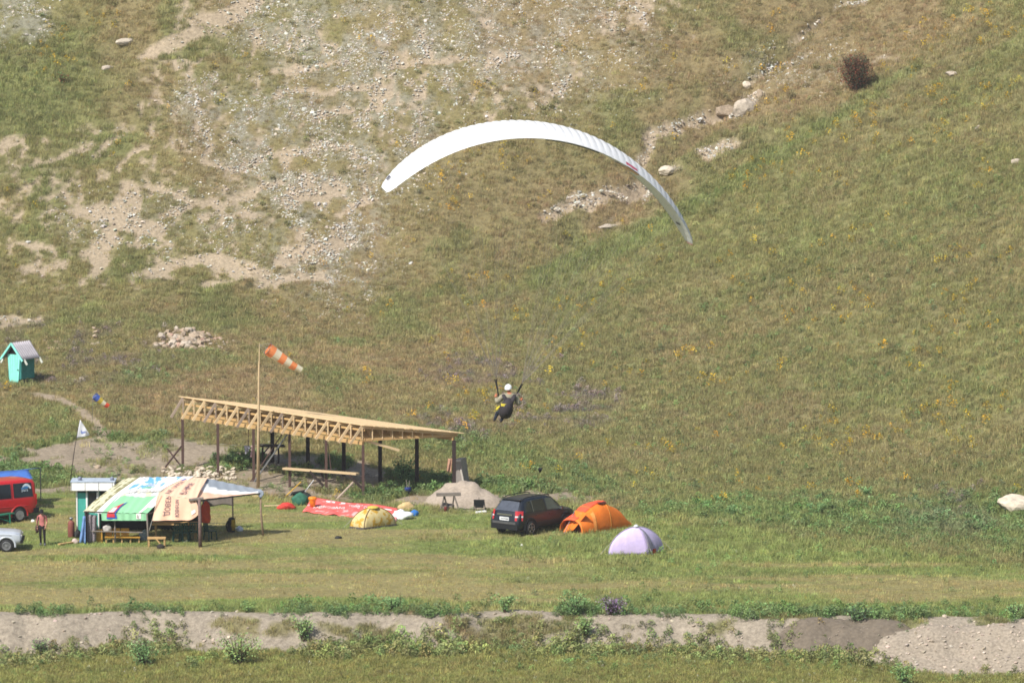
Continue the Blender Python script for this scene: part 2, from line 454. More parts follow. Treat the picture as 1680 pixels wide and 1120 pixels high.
def stick(name, p, q, w, h, m, root, parent=None, roll=None):
    """a straight timber from p to q (world) sharing one box mesh per material"""
    if m.name not in _unit:
        b = MB(); b.box((0,0,0), (1,1,1)); me = bpy.data.meshes.new('timber'); me.from_pydata(b.v, [], b.f); me.materials.append(m); me.update(); _unit[m.name] = me
    o = bpy.data.objects.new(name, _unit[m.name]); COL.objects.link(o)
    p, q = Vector(p), Vector(q); d = q - p
    o.rotation_mode = 'QUATERNION'
    qt = d.to_track_quat('Z', 'Y')
    o.rotation_quaternion = qt
    o.scale = (w, h, d.length)
    o.location = (p + q) / 2 - Vector(root.location)
    o.parent = parent or root
    return o
def stone_mesh(name, seed, r=1.0, sub=2, flat=.7):
    import bmesh
    bm = bmesh.new(); bmesh.ops.create_icosphere(bm, subdivisions=sub, radius=r)
    rs = random.Random(seed)
    ax = [rs.uniform(.75, 1.25), rs.uniform(.7, 1.2), flat * rs.uniform(.8, 1.2)]
    pl = [(Vector((rs.gauss(0,1), rs.gauss(0,1), rs.gauss(0,1))).normalized(), rs.uniform(.62, .9)) for _ in range(9)]
    for v in bm.verts:
        p = v.co.copy()
        for n, d in pl:
            k = p.dot(n) - d * r
            if k > 0: p -= n * k
        p = Vector((p.x * ax[0], p.y * ax[1], p.z * ax[2]))
        v.co = p * (1 + rs.uniform(-.05, .05))
    me = bpy.data.meshes.new(name); bm.to_mesh(me); bm.free()
    return me
# ------------------------------------------------------------------ ground
def axis(lo, hi, step, far_lo, far_hi):
    a = list(np.arange(lo, hi + 1e-6, step))
    d, x = step, lo
    left = []
    while x > far_lo: d *= 1.28; x -= d; left.append(x)
    d, x = step, a[-1]
    while x < far_hi: d *= 1.28; x += d; a.append(x)
    return np.array(left[::-1] + a)
xs = axis(-38, 38, .2, -240, 240)
ys = axis(206, 344, .2, -60, 480)
X, Y = np.meshgrid(xs, ys)
Xf, Yf_ = X.ravel(), Y.ravel()
Zf = height(Xf, Yf_)
colr, GM = ground_colour(Xf, Yf_, Zf)
Zf = Zf + (.07 * (fbm(Xf * 2.2, Yf_ * 2.2, 3, 81) - .5)) * np.clip(GM['bare'] + GM['earth'] + GM['face'] * 2, 0, 1.5) - .10 * GM['bare'] - .32 * GM['cut']
me = bpy.data.meshes.new('ground')
nx, ny = len(xs), len(ys)
ii = (np.arange(ny - 1)[:, None] * nx + np.arange(nx - 1)[None, :]).ravel()
quads = np.stack([ii, ii + 1, ii + nx + 1, ii + nx], 1).astype(np.int32)
me.vertices.add(nx * ny); me.vertices.foreach_set('co', np.stack([Xf, Yf_, Zf], 1).astype(np.float32).ravel())
me.loops.add(quads.size); me.loops.foreach_set('vertex_index', quads.ravel())
me.polygons.add(len(quads)); me.polygons.foreach_set('loop_start', np.arange(0, quads.size, 4, dtype=np.int32))
me.polygons.foreach_set('use_smooth', np.ones(len(quads), bool))
me.update(calc_edges=True)
ca = me.color_attributes.new('col', 'FLOAT_COLOR', 'POINT')
ca.data.foreach_set('color', np.c_[np.clip(colr, 0, 1), np.ones(len(colr))].astype(np.float32).ravel())
me.materials.append(mat_attr('soil_and_turf', fine=.55, fscale=5.0, bump=.9))
ground = bpy.data.objects.new('ground', me); COL.objects.link(ground)
ground['kind'] = 'structure'

# ------------------------------------------------------------------ scattered growth (real tufts, instanced)
def protos(cname, meshes):
    c = bpy.data.collections.new(cname)
    for k, m in enumerate(meshes):
        o = bpy.data.objects.new('%s_%02d' % (cname, k), m); c.objects.link(o)
    return c
def tuft(name, seed, n, h, spread, wid, lean, m, quadb=True):
    rs = random.Random(seed); v, f = [], []
    for _ in range(n):
        a, r = rs.uniform(0, 6.283), spread * math.sqrt(rs.random())
        bx, by = r * math.cos(a), r * math.sin(a)
        la, ll = rs.uniform(0, 6.283), lean * rs.uniform(.2, 1)
        hh = h * rs.uniform(.5, 1.1); w = wid * rs.uniform(.7, 1.3); fa = rs.uniform(0, 6.283)
        dx, dy = w * math.cos(fa), w * math.sin(fa)
        tx, ty = bx + ll * math.cos(la), by + ll * math.sin(la)
        o = len(v)
        if quadb:
            mx, my = bx + (tx - bx) * .35, by + (ty - by) * .35
            v += [(bx - dx, by - dy, -.03), (bx + dx, by + dy, -.03), (mx - dx * .8, my - dy * .8, hh * .6), (mx + dx * .8, my + dy * .8, hh * .6), (tx, ty, hh)]
            f += [(o, o + 1, o + 3, o + 2), (o + 2, o + 3, o + 4)]
        else:
            v += [(bx - dx, by - dy, -.02), (bx + dx, by + dy, -.02), (tx, ty, hh)]; f += [(o, o + 1, o + 2)]
    me = bpy.data.meshes.new(name); me.from_pydata(v, [], f); me.materials.append(m); me.update()
    return me
def leafy(name, seed, n, h, rad, leaf, m):
    """a clump of many small leaves through a rounded volume"""
    rs = random.Random(seed); v, f = [], []
    for _ in range(n):
        a = rs.uniform(0, 6.283); t = rs.random(); rr = rad * math.sqrt(rs.random()) * (.35 + .65 * math.sin(math.pi * min(1, t * .75 + .25)))
        c = Vector((rr * math.cos(a), rr * math.sin(a), h * t))
        q = Euler((rs.uniform(-1, 1), rs.uniform(-1, 1), rs.uniform(0, 6.28))).to_matrix()
        l = leaf * rs.uniform(.6, 1.4); w = l * .45
        o = len(v)
        v += [c + q @ Vector(p) for p in ((-l, 0, 0), (0, -w, .1 * l), (l, 0, 0), (0, w, .1 * l))]
        f += [(o, o + 1, o + 2, o + 3)]
    me = bpy.data.meshes.new(name); me.from_pydata([tuple(p) for p in v], [], f); me.materials.append(m); me.update()
    return me
def scatter(name, pts, scl, tint, coll, label, tilt=.12):
    n = len(pts)
    me = bpy.data.meshes.new(name)
    me.vertices.add(n); me.vertices.foreach_set('co', pts.astype(np.float32).ravel())
    def att(nm, ty, arr, key):
        a = me.attributes.new(nm, ty, 'POINT'); a.data.foreach_set(key, arr.ravel())
    rot = np.stack([rng.normal(0, tilt, n), rng.normal(0, tilt, n), rng.uniform(0, 6.283, n)], 1).astype(np.float32)
    att('rot', 'FLOAT_VECTOR', rot, 'vector')
    att('scl', 'FLOAT_VECTOR', np.asarray(scl, np.float32), 'vector')
    att('tint', 'FLOAT_COLOR', np.c_[np.clip(tint, 0, 1), np.ones(n)].astype(np.float32), 'color')
    att('vi', 'INT', rng.integers(0, len(coll.objects), n).astype(np.int32), 'value')
    o = bpy.data.objects.new(name, me); COL.objects.link(o)
    g = bpy.data.node_groups.new(name, 'GeometryNodeTree')
    g.interface.new_socket('Geometry', in_out='INPUT', socket_type='NodeSocketGeometry')
    g.interface.new_socket('Geometry', in_out='OUTPUT', socket_type='NodeSocketGeometry')
    N, L = g.nodes, g.links
    gi, go = N.new('NodeGroupInput'), N.new('NodeGroupOutput')
    ci = N.new('GeometryNodeCollectionInfo'); ci.inputs['Collection'].default_value = coll
    ci.inputs['Separate Children'].default_value = True; ci.inputs['Reset Children'].default_value = True
    ip = N.new('GeometryNodeInstanceOnPoints'); ip.inputs['Pick Instance'].default_value = True
    def na(nm, ty):
        a = N.new('GeometryNodeInputNamedAttribute'); a.data_type = ty; a.inputs['Name'].default_value = nm; return a.outputs['Attribute']
    er = N.new('FunctionNodeEulerToRotation'); L.new(na('rot', 'FLOAT_VECTOR'), er.inputs[0])
    L.new(gi.outputs[0], ip.inputs['Points']); L.new(ci.outputs[0], ip.inputs['Instance'])
    L.new(na('vi', 'INT'), ip.inputs['Instance Index']); L.new(er.outputs[0], ip.inputs['Rotation']); L.new(na('scl', 'FLOAT_VECTOR'), ip.inputs['Scale'])
    L.new(ip.outputs[0], go.inputs[0])
    md = o.modifiers.new('scatter', 'NODES'); md.node_group = g
    o['kind'] = 'stuff'
    if label: o['label'] = label
    return o
def sample(n, y0, y1, margin=7.0):
    n = int(n * 1.14)
    y = rng.uniform(y0, y1, n); hw = y * .0934 + margin
    x = rng.uniform(-1, 1, n) * hw
    return x, y, height(x, y)
def pick(n, y0, y1, wfun, margin=7.0):
    x, y, z = sample(n, y0, y1, margin)
    c, M = ground_colour(x, y, z, soil=False)
    k = rng.random(len(x)) < wfun(M, x, y)
    return np.stack([x, y, z], 1)[k], c[k], {a: b[k] for a, b in M.items()}
BLADE = mat_attr('grass_blade', 'tint', inst=True, trans=.3, rough=.7, spec=.2)
bare_of = lambda M: np.clip(M['bare'] + M['earth'] + M['path'] + M['face'], 0, 1)
TB = 1.75
def jit(c, s, g=0.0):
    n = len(c)
    return c * (TB if s > .19 else 1.0) * np.exp(rng.normal(0, s, (n, 1))) * np.exp(rng.normal(0, g, (n, 3)))
# long hillside grass
lg = protos('long_grass', [tuft('long_grass', 100 + k, 18, .25, .23, .010, .17, BLADE) for k in range(10)])
p, c, M = pick(250000, 238, 342, lambda M, x, y: np.clip(1 - M['field'] * (1 - .6 * M['lush'] * (M['v'] < 930)), 0, 1) * (1 - .5 * M['ez']) * (1 - .97 * bare_of(M)) * (1 - .45 * M['stone']) * (.45 + .55 * sstep(.35, .6, M['f2'])))
s = rng.uniform(.5, 1.15, len(p)) * (1 - .35 * M['stone']) * (1 + .5 * M['lush'])
scatter('hill_grass', p, np.stack([s, s, s * rng.uniform(.6, 1.2, len(p))], 1), jit(c, .22, .06), lg, 'long dry and green grass covering the hillside')
# short field turf
sg = protos('short_turf', [tuft('short_turf', 200 + k, 14, .09, .16, .009, .07, BLADE, False) for k in range(6)])
p, c, M = pick(90000, 222, 272, lambda M, x, y: M['field'] * (1 - .8 * bare_of(M)) * (.55 + .45 * M['lush']) * (1 - .5 * M['tan']))
s = rng.uniform(.6, 1.4, len(p)) * (1 + 1.0 * M['lush'])
scatter('field_turf', p, np.stack([s, s, s], 1), jit(c, .2, .06), sg, 'short trodden turf of the landing field')
# meadow in front of the bank
p, c, M = pick(60000, 212, 229, lambda M, x, y: np.clip(M['low'] * (1 - .8 * M['face']) + M['gap'], 0, 1) * (.4 + .6 * sstep(.35, .6, M['f2'])))
s = rng.uniform(.4, 1.05, len(p))
scatter('meadow_grass', p, np.stack([s, s, s * rng.uniform(.6, 1.1, len(p))], 1), jit(c, .22, .07), lg, 'rough meadow grass below the earth bank')
# leafy weeds: on the earth bank, at the foot of the slope, along the field edge
LEAF = mat_attr('weed_leaf', 'tint', inst=True, trans=.25, rough=.6, spec=.25)
wd = protos('leafy_weed', [leafy('leafy_weed', 300 + k, 70, .42, .26, .055, LEAF) for k in range(6)])
p, c, M = pick(42000, 220, 300, lambda M, x, y: np.clip(.42 * M['lush'] * (1 - .6 * M['field']) + .35 * M['lush'] * M['ez'], 0, 1) + .05 * M['low'] + .045 * M['face'] * sstep(.45, .6, fbm(x * .6, y * .6, 3, 64)))
c = c * .4 + np.array(alb(94, 130, 78)) * .6
s = rng.uniform(.4, 1.1, len(p)) * (.6 + .6 * M['lush'])
scatter('green_weeds', p, np.stack([s, s, s * rng.uniform(.6, 1.2, len(p))], 1), jit(c, .25, .08), wd, 'dark green leafy weeds on the earth bank and field edge')
# a fringe of tall weeds along the top of the bank
y_ = bank_edge(np.zeros(1)); n_ = 2600
x = rng.uniform(-26, 26, n_); y = bank_edge(x) + np.abs(rng.normal(0, .8, n_)) - .25
k = rng.random(n_) < .6 * sstep(.47, .6, fbm(x * .35, y * .5, 3, 65)); x, y = x[k], y[k]; z = height(x, y)
s = rng.uniform(.3, 1.0, len(x)) * (.4 + .8 * fbm(x * .3, y * 0, 2, 67))
scatter('fringe_weeds', np.stack([x, y, z], 1), np.stack([s, s, s * rng.uniform(.8, 1.5, len(x))], 1), jit(np.tile(alb(112, 136, 84), (len(x), 1)), .25, .08), wd, 'tall green weeds fringing the top of the earth bank')
# ragged weeds at the foot of the bank
n_ = 3300
x = rng.uniform(-26, 26, n_); w_ = 2.0 + .9 * sstep(13, 17, x) + .5 * (1 - sstep(-24, -16, x))
y = bank_edge(x) - w_ * .86 - rng.normal(.5, .75, n_)
k = rng.random(n_) < sstep(.40, .58, fbm(x * .4, y * .5, 3, 68)) * (1 - .6 * sstep(13, 16, x)); x, y, w_ = x[k], y[k], w_[k]; z = height(x, y)
s = rng.uniform(.3, 1.15, len(x)) * (.45 + .9 * fbm(x * .35, y * .2, 2, 69))
hu = rng.random(len(x))[:, None]
scatter('foot_weeds', np.stack([x, y, z], 1), np.stack([s, s, s * rng.uniform(.7, 1.4, len(x))], 1), jit(np.array(alb(128, 144, 88))[None] * hu + np.array(alb(146, 142, 90))[None] * (1 - hu), .25, .08), wd, 'ragged weeds growing over the foot of the earth bank')
# grey mauve herbs
p, c, M = pick(30000, 256, 322, lambda M, x, y: .5 * M['purple'])
s = rng.uniform(.4, .9, len(p))
scatter('mauve_herbs', p, np.stack([s, s, s], 1), jit(c * .3 + np.array(alb(140, 124, 130)) * .7, .2, .05), wd, 'greyish mauve herbs low on the hillside')
# dark tussocks mottling the slopes
p, c, M = pick(30000, 256, 342, lambda M, x, y: (.35 * (1 - M['field'])) * (1 - bare_of(M)) * sstep(.5, .62, fbm(x * .7, y * .5, 4, 94)))
s = rng.uniform(.35, .85, len(p))
scatter('dark_tussocks', p, np.stack([s * 1.3, s * 1.3, s * .8], 1), jit(c * .6 + np.array(alb(104, 116, 74)) * .45, .21, .06), wd, 'low dark green tussocks mottling the slopes')
# flower heads
fm = mat_attr('flower_head', 'tint', inst=True, trans=.2, rough=.6)
fh = protos('flower_clump', [leafy('flower_clump', 400 + k, 26, .32, .2, .045, fm) for k in range(5)])
p, c, M = pick(60000, 256, 342, lambda M, x, y: .17 * M['flower'] * (1 - .8 * bare_of(M)) * sstep(.52, .66, fbm(x * .5, y * .4, 4, 91)))
hue = rng.random(len(p))[:, None] ** .6
yc = 1.2 * np.array(alb(216, 164, 52, .7)) * (1 - hue) + 1.2 * np.array(alb(212, 186, 62, .65)) * hue
s = rng.uniform(.5, 1.35, len(p)); p[:, 2] += .1
scatter('yellow_flowers', p, np.stack([s, s, s * 1.1], 1), jit(yc, .18, .05), fh, 'yellow and orange flower clumps dotted over the slopes')
p, c, M = pick(12000, 212, 300, lambda M, x, y: .10 * M['low'] + .03 * M['lush'] + .02)
s = rng.uniform(.12, .38, len(p))
p[:, 2] += .12
wc = np.where(rng.random(len(p))[:, None] < .6, np.array(alb(225, 225, 200, .8))[None], np.array(alb(212, 180, 70, .7))[None])
scatter('pale_flowers', p, np.stack([s, s, s * 1.2], 1), jit(wc, .1, .03), fh, 'tiny white and yellow meadow flowers in the grass')
# loose stones on the left slope and gravel on the bank
SM = mat_attr('loose_stone', 'tint', inst=True, rough=.9, fine=.3, fscale=4.0)
sm = [stone_mesh('loose_stone', 500 + k, 1.0, 1, .65) for k in range(6)]
for m_ in sm: m_.materials.append(SM)
ls = protos('loose_stone', sm)
p, c, M = pick(330000, 300, 342, lambda M, x, y: np.clip(M['stone'], 0, 1) * .78 * sstep(.38, .60, fbm(x * 1.1, y * .9, 4, 93)) + .04 * M['bare'])
s = .028 + .075 * rng.random(len(p)) ** 2.8 + .10 * (rng.random(len(p)) > .99)
sc_ = np.where(rng.random(len(p))[:, None] < .55, np.array(alb(204, 203, 194, .78))[None], np.array(alb(210, 198, 180, .76))[None])
p[:, 2] -= s * .15
scatter('slope_stones', p, np.stack([s * rng.uniform(.8, 1.5, len(p)), s, s * .8], 1), jit(sc_, .16, .03), ls, 'pale lichen covered stones littering the left slope', .4)
p, c, M = pick(70000, 222, 292, lambda M, x, y: .30 * M['face'] + .06 * M['earth'])
s = .02 + .10 * rng.random(len(p)) ** 4
scatter('bank_gravel', p, np.stack([s * 1.2, s, s * .8], 1), jit(np.tile(alb(206, 190, 172, .66), (len(p), 1)), .15, .03), ls, 'loose gravel and small stones on the bare earth', .4)
# ------------------------------------------------------------------ shared materials
WOOD = mat('fresh_timber', L3(232,204,160,.74), .75, var=.16, scale=3, stretch=(6,6,1), rand=.22)
WOOD_G = mat('weathered_timber', L3(186,166,148,.68), .8, var=.2, scale=3, stretch=(6,6,1), rand=.15)
WOOD_O = mat('ochre_timber', L3(214,176,120,.66), .7, var=.15, scale=3, stretch=(6,6,1), rand=.1)
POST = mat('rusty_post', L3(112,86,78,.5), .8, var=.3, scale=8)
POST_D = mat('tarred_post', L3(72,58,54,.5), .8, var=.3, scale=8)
GREY_W = mat('grey_wood', L3(150,140,130,.6), .85, var=.25, scale=5)
STEEL = mat('grey_steel', L3(170,172,174,.6), .45, .6, var=.1)
BLACKP = mat('black_plastic', L3(38,40,43,.5), .6, var=.1)
RUBBER = mat('tyre_rubber', L3(62,62,64,.5), .85, var=.15)
WHITE = mat('white_paint', L3(244,244,242,.9), .6, var=.06)
GLASS = mat('dark_glass', L3(60,66,70,.35), .08, var=.1, spec=.6)
GLASS_L = mat('grey_green_glass', L3(112,126,122,.45), .1, var=.15, spec=.6)
ROPE = mat('pale_cord', L3(200,196,186,.7), .8)
def text_mesh(body):
    cu = bpy.data.curves.new('txt', 'FONT'); cu.body = body; cu.resolution_u = 3
    ob = bpy.data.objects.new('txt', cu); COL.objects.link(ob)
    bpy.context.view_layer.update()
    dg = bpy.context.evaluated_depsgraph_get()
    me = bpy.data.meshes.new_from_object(ob.evaluated_get(dg))
    vs = [tuple(v.co) for v in me.vertices]; fs = [tuple(p.vertices) for p in me.polygons]
    bpy.data.objects.remove(ob); bpy.data.curves.remove(cu); bpy.data.meshes.remove(me)
    return vs, fs
def print_text(name, body, fn, u0, u1, v0, v1, m, root, world=True, swap=False, parent=None):
    """lettering printed on a surface fn(u,v), filling the given patch"""
    vs, fs = text_mesh(body)
    a = np.array(vs); mn, mx = a.min(0), a.max(0)
    mb = MB(); out = []
    for x, y, z in vs:
        s, t = (x - mn[0]) / (mx[0] - mn[0]), (y - mn[1]) / (mx[1] - mn[1])
        if swap: s, t = t, s
        out.append(fn(u0 + (u1 - u0) * s, v0 + (v1 - v0) * t))
    mb.add(out, fs)
    return world_build(mb, name, m, root, parent=parent) if world else mb.build(name, m, parent or root)

def mottled(m, ca, cb_, scale, thr=.5):
    """gives a cloth a second printed colour in irregular patches"""
    t = m.node_tree; N, Lk = t.nodes, t.links
    tc = N.new('ShaderNodeTexCoord'); nz = N.new('ShaderNodeTexNoise'); nz.inputs['Scale'].default_value = scale; nz.inputs['Detail'].default_value = 3
    Lk.new(tc.outputs['Object'], nz.inputs['Vector'])
    cr = N.new('ShaderNodeValToRGB'); cr.color_ramp.elements[0].position = thr - .04; cr.color_ramp.elements[0].color = (*ca, 1)
    cr.color_ramp.elements[1].position = thr + .04; cr.color_ramp.elements[1].color = (*cb_, 1)
    Lk.new(nz.outputs['Fac'], cr.inputs[0])
    for l in list(Lk):
        if l.to_socket.name == 'Base Color' or (l.to_node.type == 'BSDF_TRANSLUCENT' and l.to_socket.name == 'Color'):
            to = l.to_socket; Lk.remove(l); Lk.new(cr.outputs[0], to)
# ------------------------------------------------------------------ pavilion under construction
A, B, Cc, D = G(300,769), G(596,818), G(745,809), G(447,758)
A, B, Cc, D = Vector(A), Vector(B), Vector(Cc), Vector(D)
zb = (P(300,684,A.y).z + P(596,731,B.y).z + P(745,721,Cc.y).z) / 3
tA, tB = P(300,686,A.y).z, P(596,730,B.y).z
def floor_pt(s, t):
    """plan point; s along the front row, t from front to back"""
    p = (A * (1 - s) + B * s) * (1 - t) + (D * (1 - s) + Cc * s) * t
    return p
def at_z(p, z): return Vector((p.x, p.y, z))
def beam_z(s): return tA * (1 - s) + tB * s
pav = thing('timber_pavilion', 'unfinished timber pavilion of bare roof trusses on rusty posts', 'pavilion', tuple(floor_pt(.5, .5)))
for i in range(6):
    s = i / 5
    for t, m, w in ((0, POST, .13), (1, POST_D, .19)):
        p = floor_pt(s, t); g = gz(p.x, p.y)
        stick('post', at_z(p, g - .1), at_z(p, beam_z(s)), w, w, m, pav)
for t in (0, 1):
    for k in range(5):
        p, q = floor_pt(k / 5, t), floor_pt((k + 1) / 5, t)
        stick('wall_plate', at_z(p, beam_z(k / 5) + .10), at_z(q, beam_z((k + 1) / 5) + .10), .14, .17, WOOD_O, pav)
HBK = .36
def roof_pt(s, t, up=0.0):
    p = floor_pt(s, t); z = beam_z(s) + .19
    return at_z(p, z + (.85 - .10 * s) * (1 - t) + HBK * t * .55 + up)
NT = 17
for k in range(NT):
    s = k / (NT - 1) * .992 + .004
    m = WOOD_G if k in (0, 3, 6, 9) else WOOD
    stick('bottom_chord', at_z(floor_pt(s, -.02), beam_z(s) + .25), at_z(floor_pt(s, 1.04), beam_z(s) + .25), .05, .13, WOOD_O, pav)
    stick('top_chord', roof_pt(s, -.01, -.07), roof_pt(s, 1.05, -.07), .05, .12, WOOD, pav)
    e = floor_pt(s, -.135)
    stick('rafter', roof_pt(s, 0, -.02), at_z(e, beam_z(s) + .07), .06, .12, m, pav)
    for t in (.0, .11, .22, .33, .44, .55, .66, .77, .88):
        z0 = beam_z(s) + .25
        stick('stud', at_z(floor_pt(s, t), z0), roof_pt(s, t, -.1), .05, .1 if t == 0 else .08, m if t == 0 else WOOD, pav)
    if k < NT - 1 and k % 2 == 0:
        stick('web_brace', at_z(floor_pt(s, .16), beam_z(s) + .3), roof_pt(s, .33, -.12), .04, .08, WOOD, pav)
rnd = random.Random(4)
NB = 22
for k in range(NB):
    t0, t1 = -.015 + 1.085 * k / NB, -.015 + 1.085 * (k + .93) / NB
    e0, e1 = -.012 - rnd.random() * .006, 1.010 + rnd.random() * .014
    mb = MB(); up = .0 + rnd.random() * .012
    def sl(s, t, z): return roof_pt(s, t, z + up)
    vs = [sl(e0, t0, 0), sl(e1, t0, 0), sl(e1, t1, 0), sl(e0, t1, 0), sl(e0, t0, .04), sl(e1, t0, .04), sl(e1, t1, .04), sl(e0, t1, .04)]
    mb.add(vs, [(3,2,1,0),(4,5,6,7),(0,1,5,4),(1,2,6,5),(2,3,7,6),(3,0,4,7)])
    world_build(mb, 'roof_board', mat('roof_boarding', L3(236,206,160,.78), .75, var=.12, scale=2.5, stretch=(.6,5,5), rand=.09), pav)
# front fascia under the ridge, loose board sticking out, scaffold shelf, struts
for z in (.12, .55):
    stick('ridge_batten', at_z(floor_pt(0, .02), beam_z(0) + z + .16), at_z(floor_pt(1, .02), beam_z(1) + z + .16), .04, .09, WOOD_O, pav)
stick('loose_board', P(598,722,B.y + .2), P(654,738,B.y + .9), .14, .12, WOOD, pav)
p0, p1 = floor_pt(.6, -.06), floor_pt(1.0, -.06)
stick('scaffold_plank', at_z(p0, P(475,768,p0.y).z), at_z(p1, P(595,777,p1.y).z), .26, .09, WOOD, pav)
for sx, (a, b), m in ((.8, ((508,773),(531,797)), POST_D), (1.0, ((573,779),(594,801)), POST_D), (.8, ((528,774),(531,790)), POST_D), (1.0, ((593,780),(595,790)), POST_D)):
    p = floor_pt(sx, .0)
    stick('bracket', P(*a, p.y), P(*b, p.y), .11, .11, m, pav)
gA = floor_pt(.4, 0)
stick('pole_brace', P(413,796,gA.y), P(474,708,floor_pt(.6, .3).y), .06, .06, STEEL, pav)
stick('pole_brace', P(406,797,gA.y), P(464,710,floor_pt(.55, .6).y), .05, .05, POST, pav)
stick('prop', P(538,727,floor_pt(.8, .5).y), P(543,770,floor_pt(.8, .5).y), .04, .04, POST, pav)
stick('prop', P(301,769,A.y), P(274,735,A.y + .3), .06, .06, POST, pav)
stick('prop', P(258,783,A.y - .6), P(298,731,A.y + .2), .07, .07, POST, pav)
stick('wire_tie', P(284,684,A.y - .3), P(297,708,A.y), .015, .015, STEEL, pav)

# ------------------------------------------------------------------ things round the pavilion
def on(px, py): return Vector(G(px, py))
# leaning timber under the scaffold shelf
g = on(552, 820)
lp = thing('leaning_plank', 'grey plank leaning on the pavilion corner post behind red tarp', 'plank', tuple(g))
stick('board', g + Vector((0,0,.02)), P(582,788,g.y + .5), .12, .05, WOOD_G, lp)
# dark trestle table in the back
g0 = P(446,752,D.y - .3); zt = P(446,731,g0.y).z
tt = thing('work_table', 'dark wooden trestle table under the pavilion near the back posts', 'table', (g0.x, g0.y, gz(g0.x, g0.y)))
stick('table_top', P(425,730,g0.y), P(467,731,g0.y + .2), .5, .09, POST_D, tt)
for px, yy in ((431, 0), (457, .2)):
    q = P(px, 733, g0.y + yy); 
    for dy in (-.2, .2):
        stick('leg', (q.x, q.y + dy, gz(q.x, q.y) - .02), (q.x, q.y + dy, q.z), .07, .07, POST_D, tt)
stick('brace', P(430,746,g0.y - .2), P(442,732,g0.y), .06, .05, POST_D, tt)
# washing on a line
ln_y = D.y - 2.4
wl = thing('washing_line', 'thin washing cord strung between pavilion posts holding two garments', 'cord', tuple(P(405,731,ln_y)))
mb = MB(); mb.tube([P(360,728,ln_y), P(405,731,ln_y), P(448,728,ln_y)], .008, 5); world_build(mb, 'cord', ROPE, wl)
mb = MB(); mb.tube([P(408,690,ln_y), P(407,731,ln_y)], .02, 5); world_build(mb, 'hanging_rod', POST, wl)
def cloth(name, label, cat, pts, m, wav=.04, thick=.012):
    """hanging cloth; pts = four corners top-left, top-right, bottom-right, bottom-left"""
    a, b, c, d = [Vector(p) for p in pts]
    o = tuple(d)
    r = thing(name, label, cat, o)
    mb = MB()
    def f(u, v):
        p = (a * (1 - u) + b * u) * (1 - v) + (d * (1 - u) + c * u) * v
        return p + Vector((0, wav * math.sin(u * 9 + v * 3) * (.3 + v), 0))
    mb.grid(f, 8, 8, two=thick)
    world_build(mb, 'fabric', m, r, True)
    return r
cloth('grey_garment', 'pale grey garment hanging behind the third front post', 'clothes', (P(400,731,ln_y), P(411,731,ln_y), P(408,740,ln_y), P(403,745,ln_y)), mat('grey_cloth', L3(206,206,222,.75), .9, trans=.2))
cloth('pink_garment', 'pinkish striped garment hanging beside the pale grey one', 'clothes', (P(412,731,ln_y), P(417,731,ln_y), P(416,750,ln_y), P(411,749,ln_y)), mat('pink_cloth', L3(226,186,190,.75), .9, trans=.2))
# timbers left of the first post, yellow handled shovel, barrow, bags
g = on(454, 816)
sh = thing('shovel', 'yellow handled shovel leaning on the tipped wheelbarrow', 'shovel', tuple(g))
mb = MB(); mb.tube([P(466,816,g.y), P(494,790,g.y + .35)], .028, 6); world_build(mb, 'handle', mat('yellow_handle', L3(226,178,60,.72), .6), sh)
mb = MB(); q = P(466,816,g.y); mb.grid(lambda u, v: q + Vector((-.34 * v + .1 * (u - .5), -.1 + .2 * u, -.0 - .04 * v + .05 * (2 * u - 1) ** 2)), 4, 4, two=.01); world_build(mb, 'blade', STEEL, sh)
g = on(489, 813)
wb = thing('wheelbarrow', 'tipped wheelbarrow with black tub and steel handle behind green bag', 'wheelbarrow', tuple(g))
mb = MB(); c0, c1 = P(478,808,g.y), P(500,804,g.y + .2)
mb.grid(lambda u, v: c0.lerp(c1, u) + Vector((0, .5 * (v - .5), -.06 - .22 * math.sin(math.pi * v) * math.sin(math.pi * min(1, u * .8 + .1)) + .06)), 8, 8, two=.02)
world_build(mb, 'tub', BLACKP, wb, True)
mb = MB(); mb.tube([P(499,808,g.y), P(515,787,g.y + .3)], .025, 6); mb.tube([P(499,808,g.y + .5), P(515,787,g.y + .8)], .025, 6); world_build(mb, 'handle', STEEL, wb)
mb = MB(); mb.lathe([(.08,-.05),(.17,-.05),(.19,0),(.17,.05),(.08,.05)], 14, P(481,814,g.y + .2), Euler((R(90), 0, .4)).to_matrix()); world_build(mb, 'wheel', RUBBER, wb, True)
def bag(name, label, cat, px, py, wpx, hpx, m, seed=1, depth=None, dy=0, lump=.22, parts=None, Yd=None):
    """slumped bag or bundle of its own rumpled outline, standing on the ground at px,py (its base)"""
    g = on(px, py); sc = g.y / FPX
    w, h = wpx * sc, hpx * sc; d = depth or w * .7
    import bmesh
    bm = bmesh.new(); bmesh.ops.create_icosphere(bm, subdivisions=3, radius=1)
    rs = random.Random(seed); ph = [rs.uniform(0, 6.28) for _ in range(6)]
    for v in bm.verts:
        x, y, z = v.co
        k = 1 + lump * (math.sin(3 * x + ph[0]) * math.sin(4 * z + ph[1]) * .6 + math.sin(7 * y + 5 * x + ph[2]) * .3 + math.sin(9 * z + 6 * x + ph[3]) * .25)
        z2 = max(z * k, -.72)
        v.co = (x * k * w / 2 * (1.1 - .15 * z), y * k * d / 2, (z2 + .72) / 1.72 * h)
    me = bpy.data.meshes.new(name); bm.to_mesh(me); bm.free(); me.materials.append(m)
    me.polygons.foreach_set('use_smooth', [True] * len(me.polygons))
    o = bpy.data.objects.new(name, me); COL.objects.link(o); o.location = g + Vector((0, dy, -.02))
    return tag(o, label, cat)
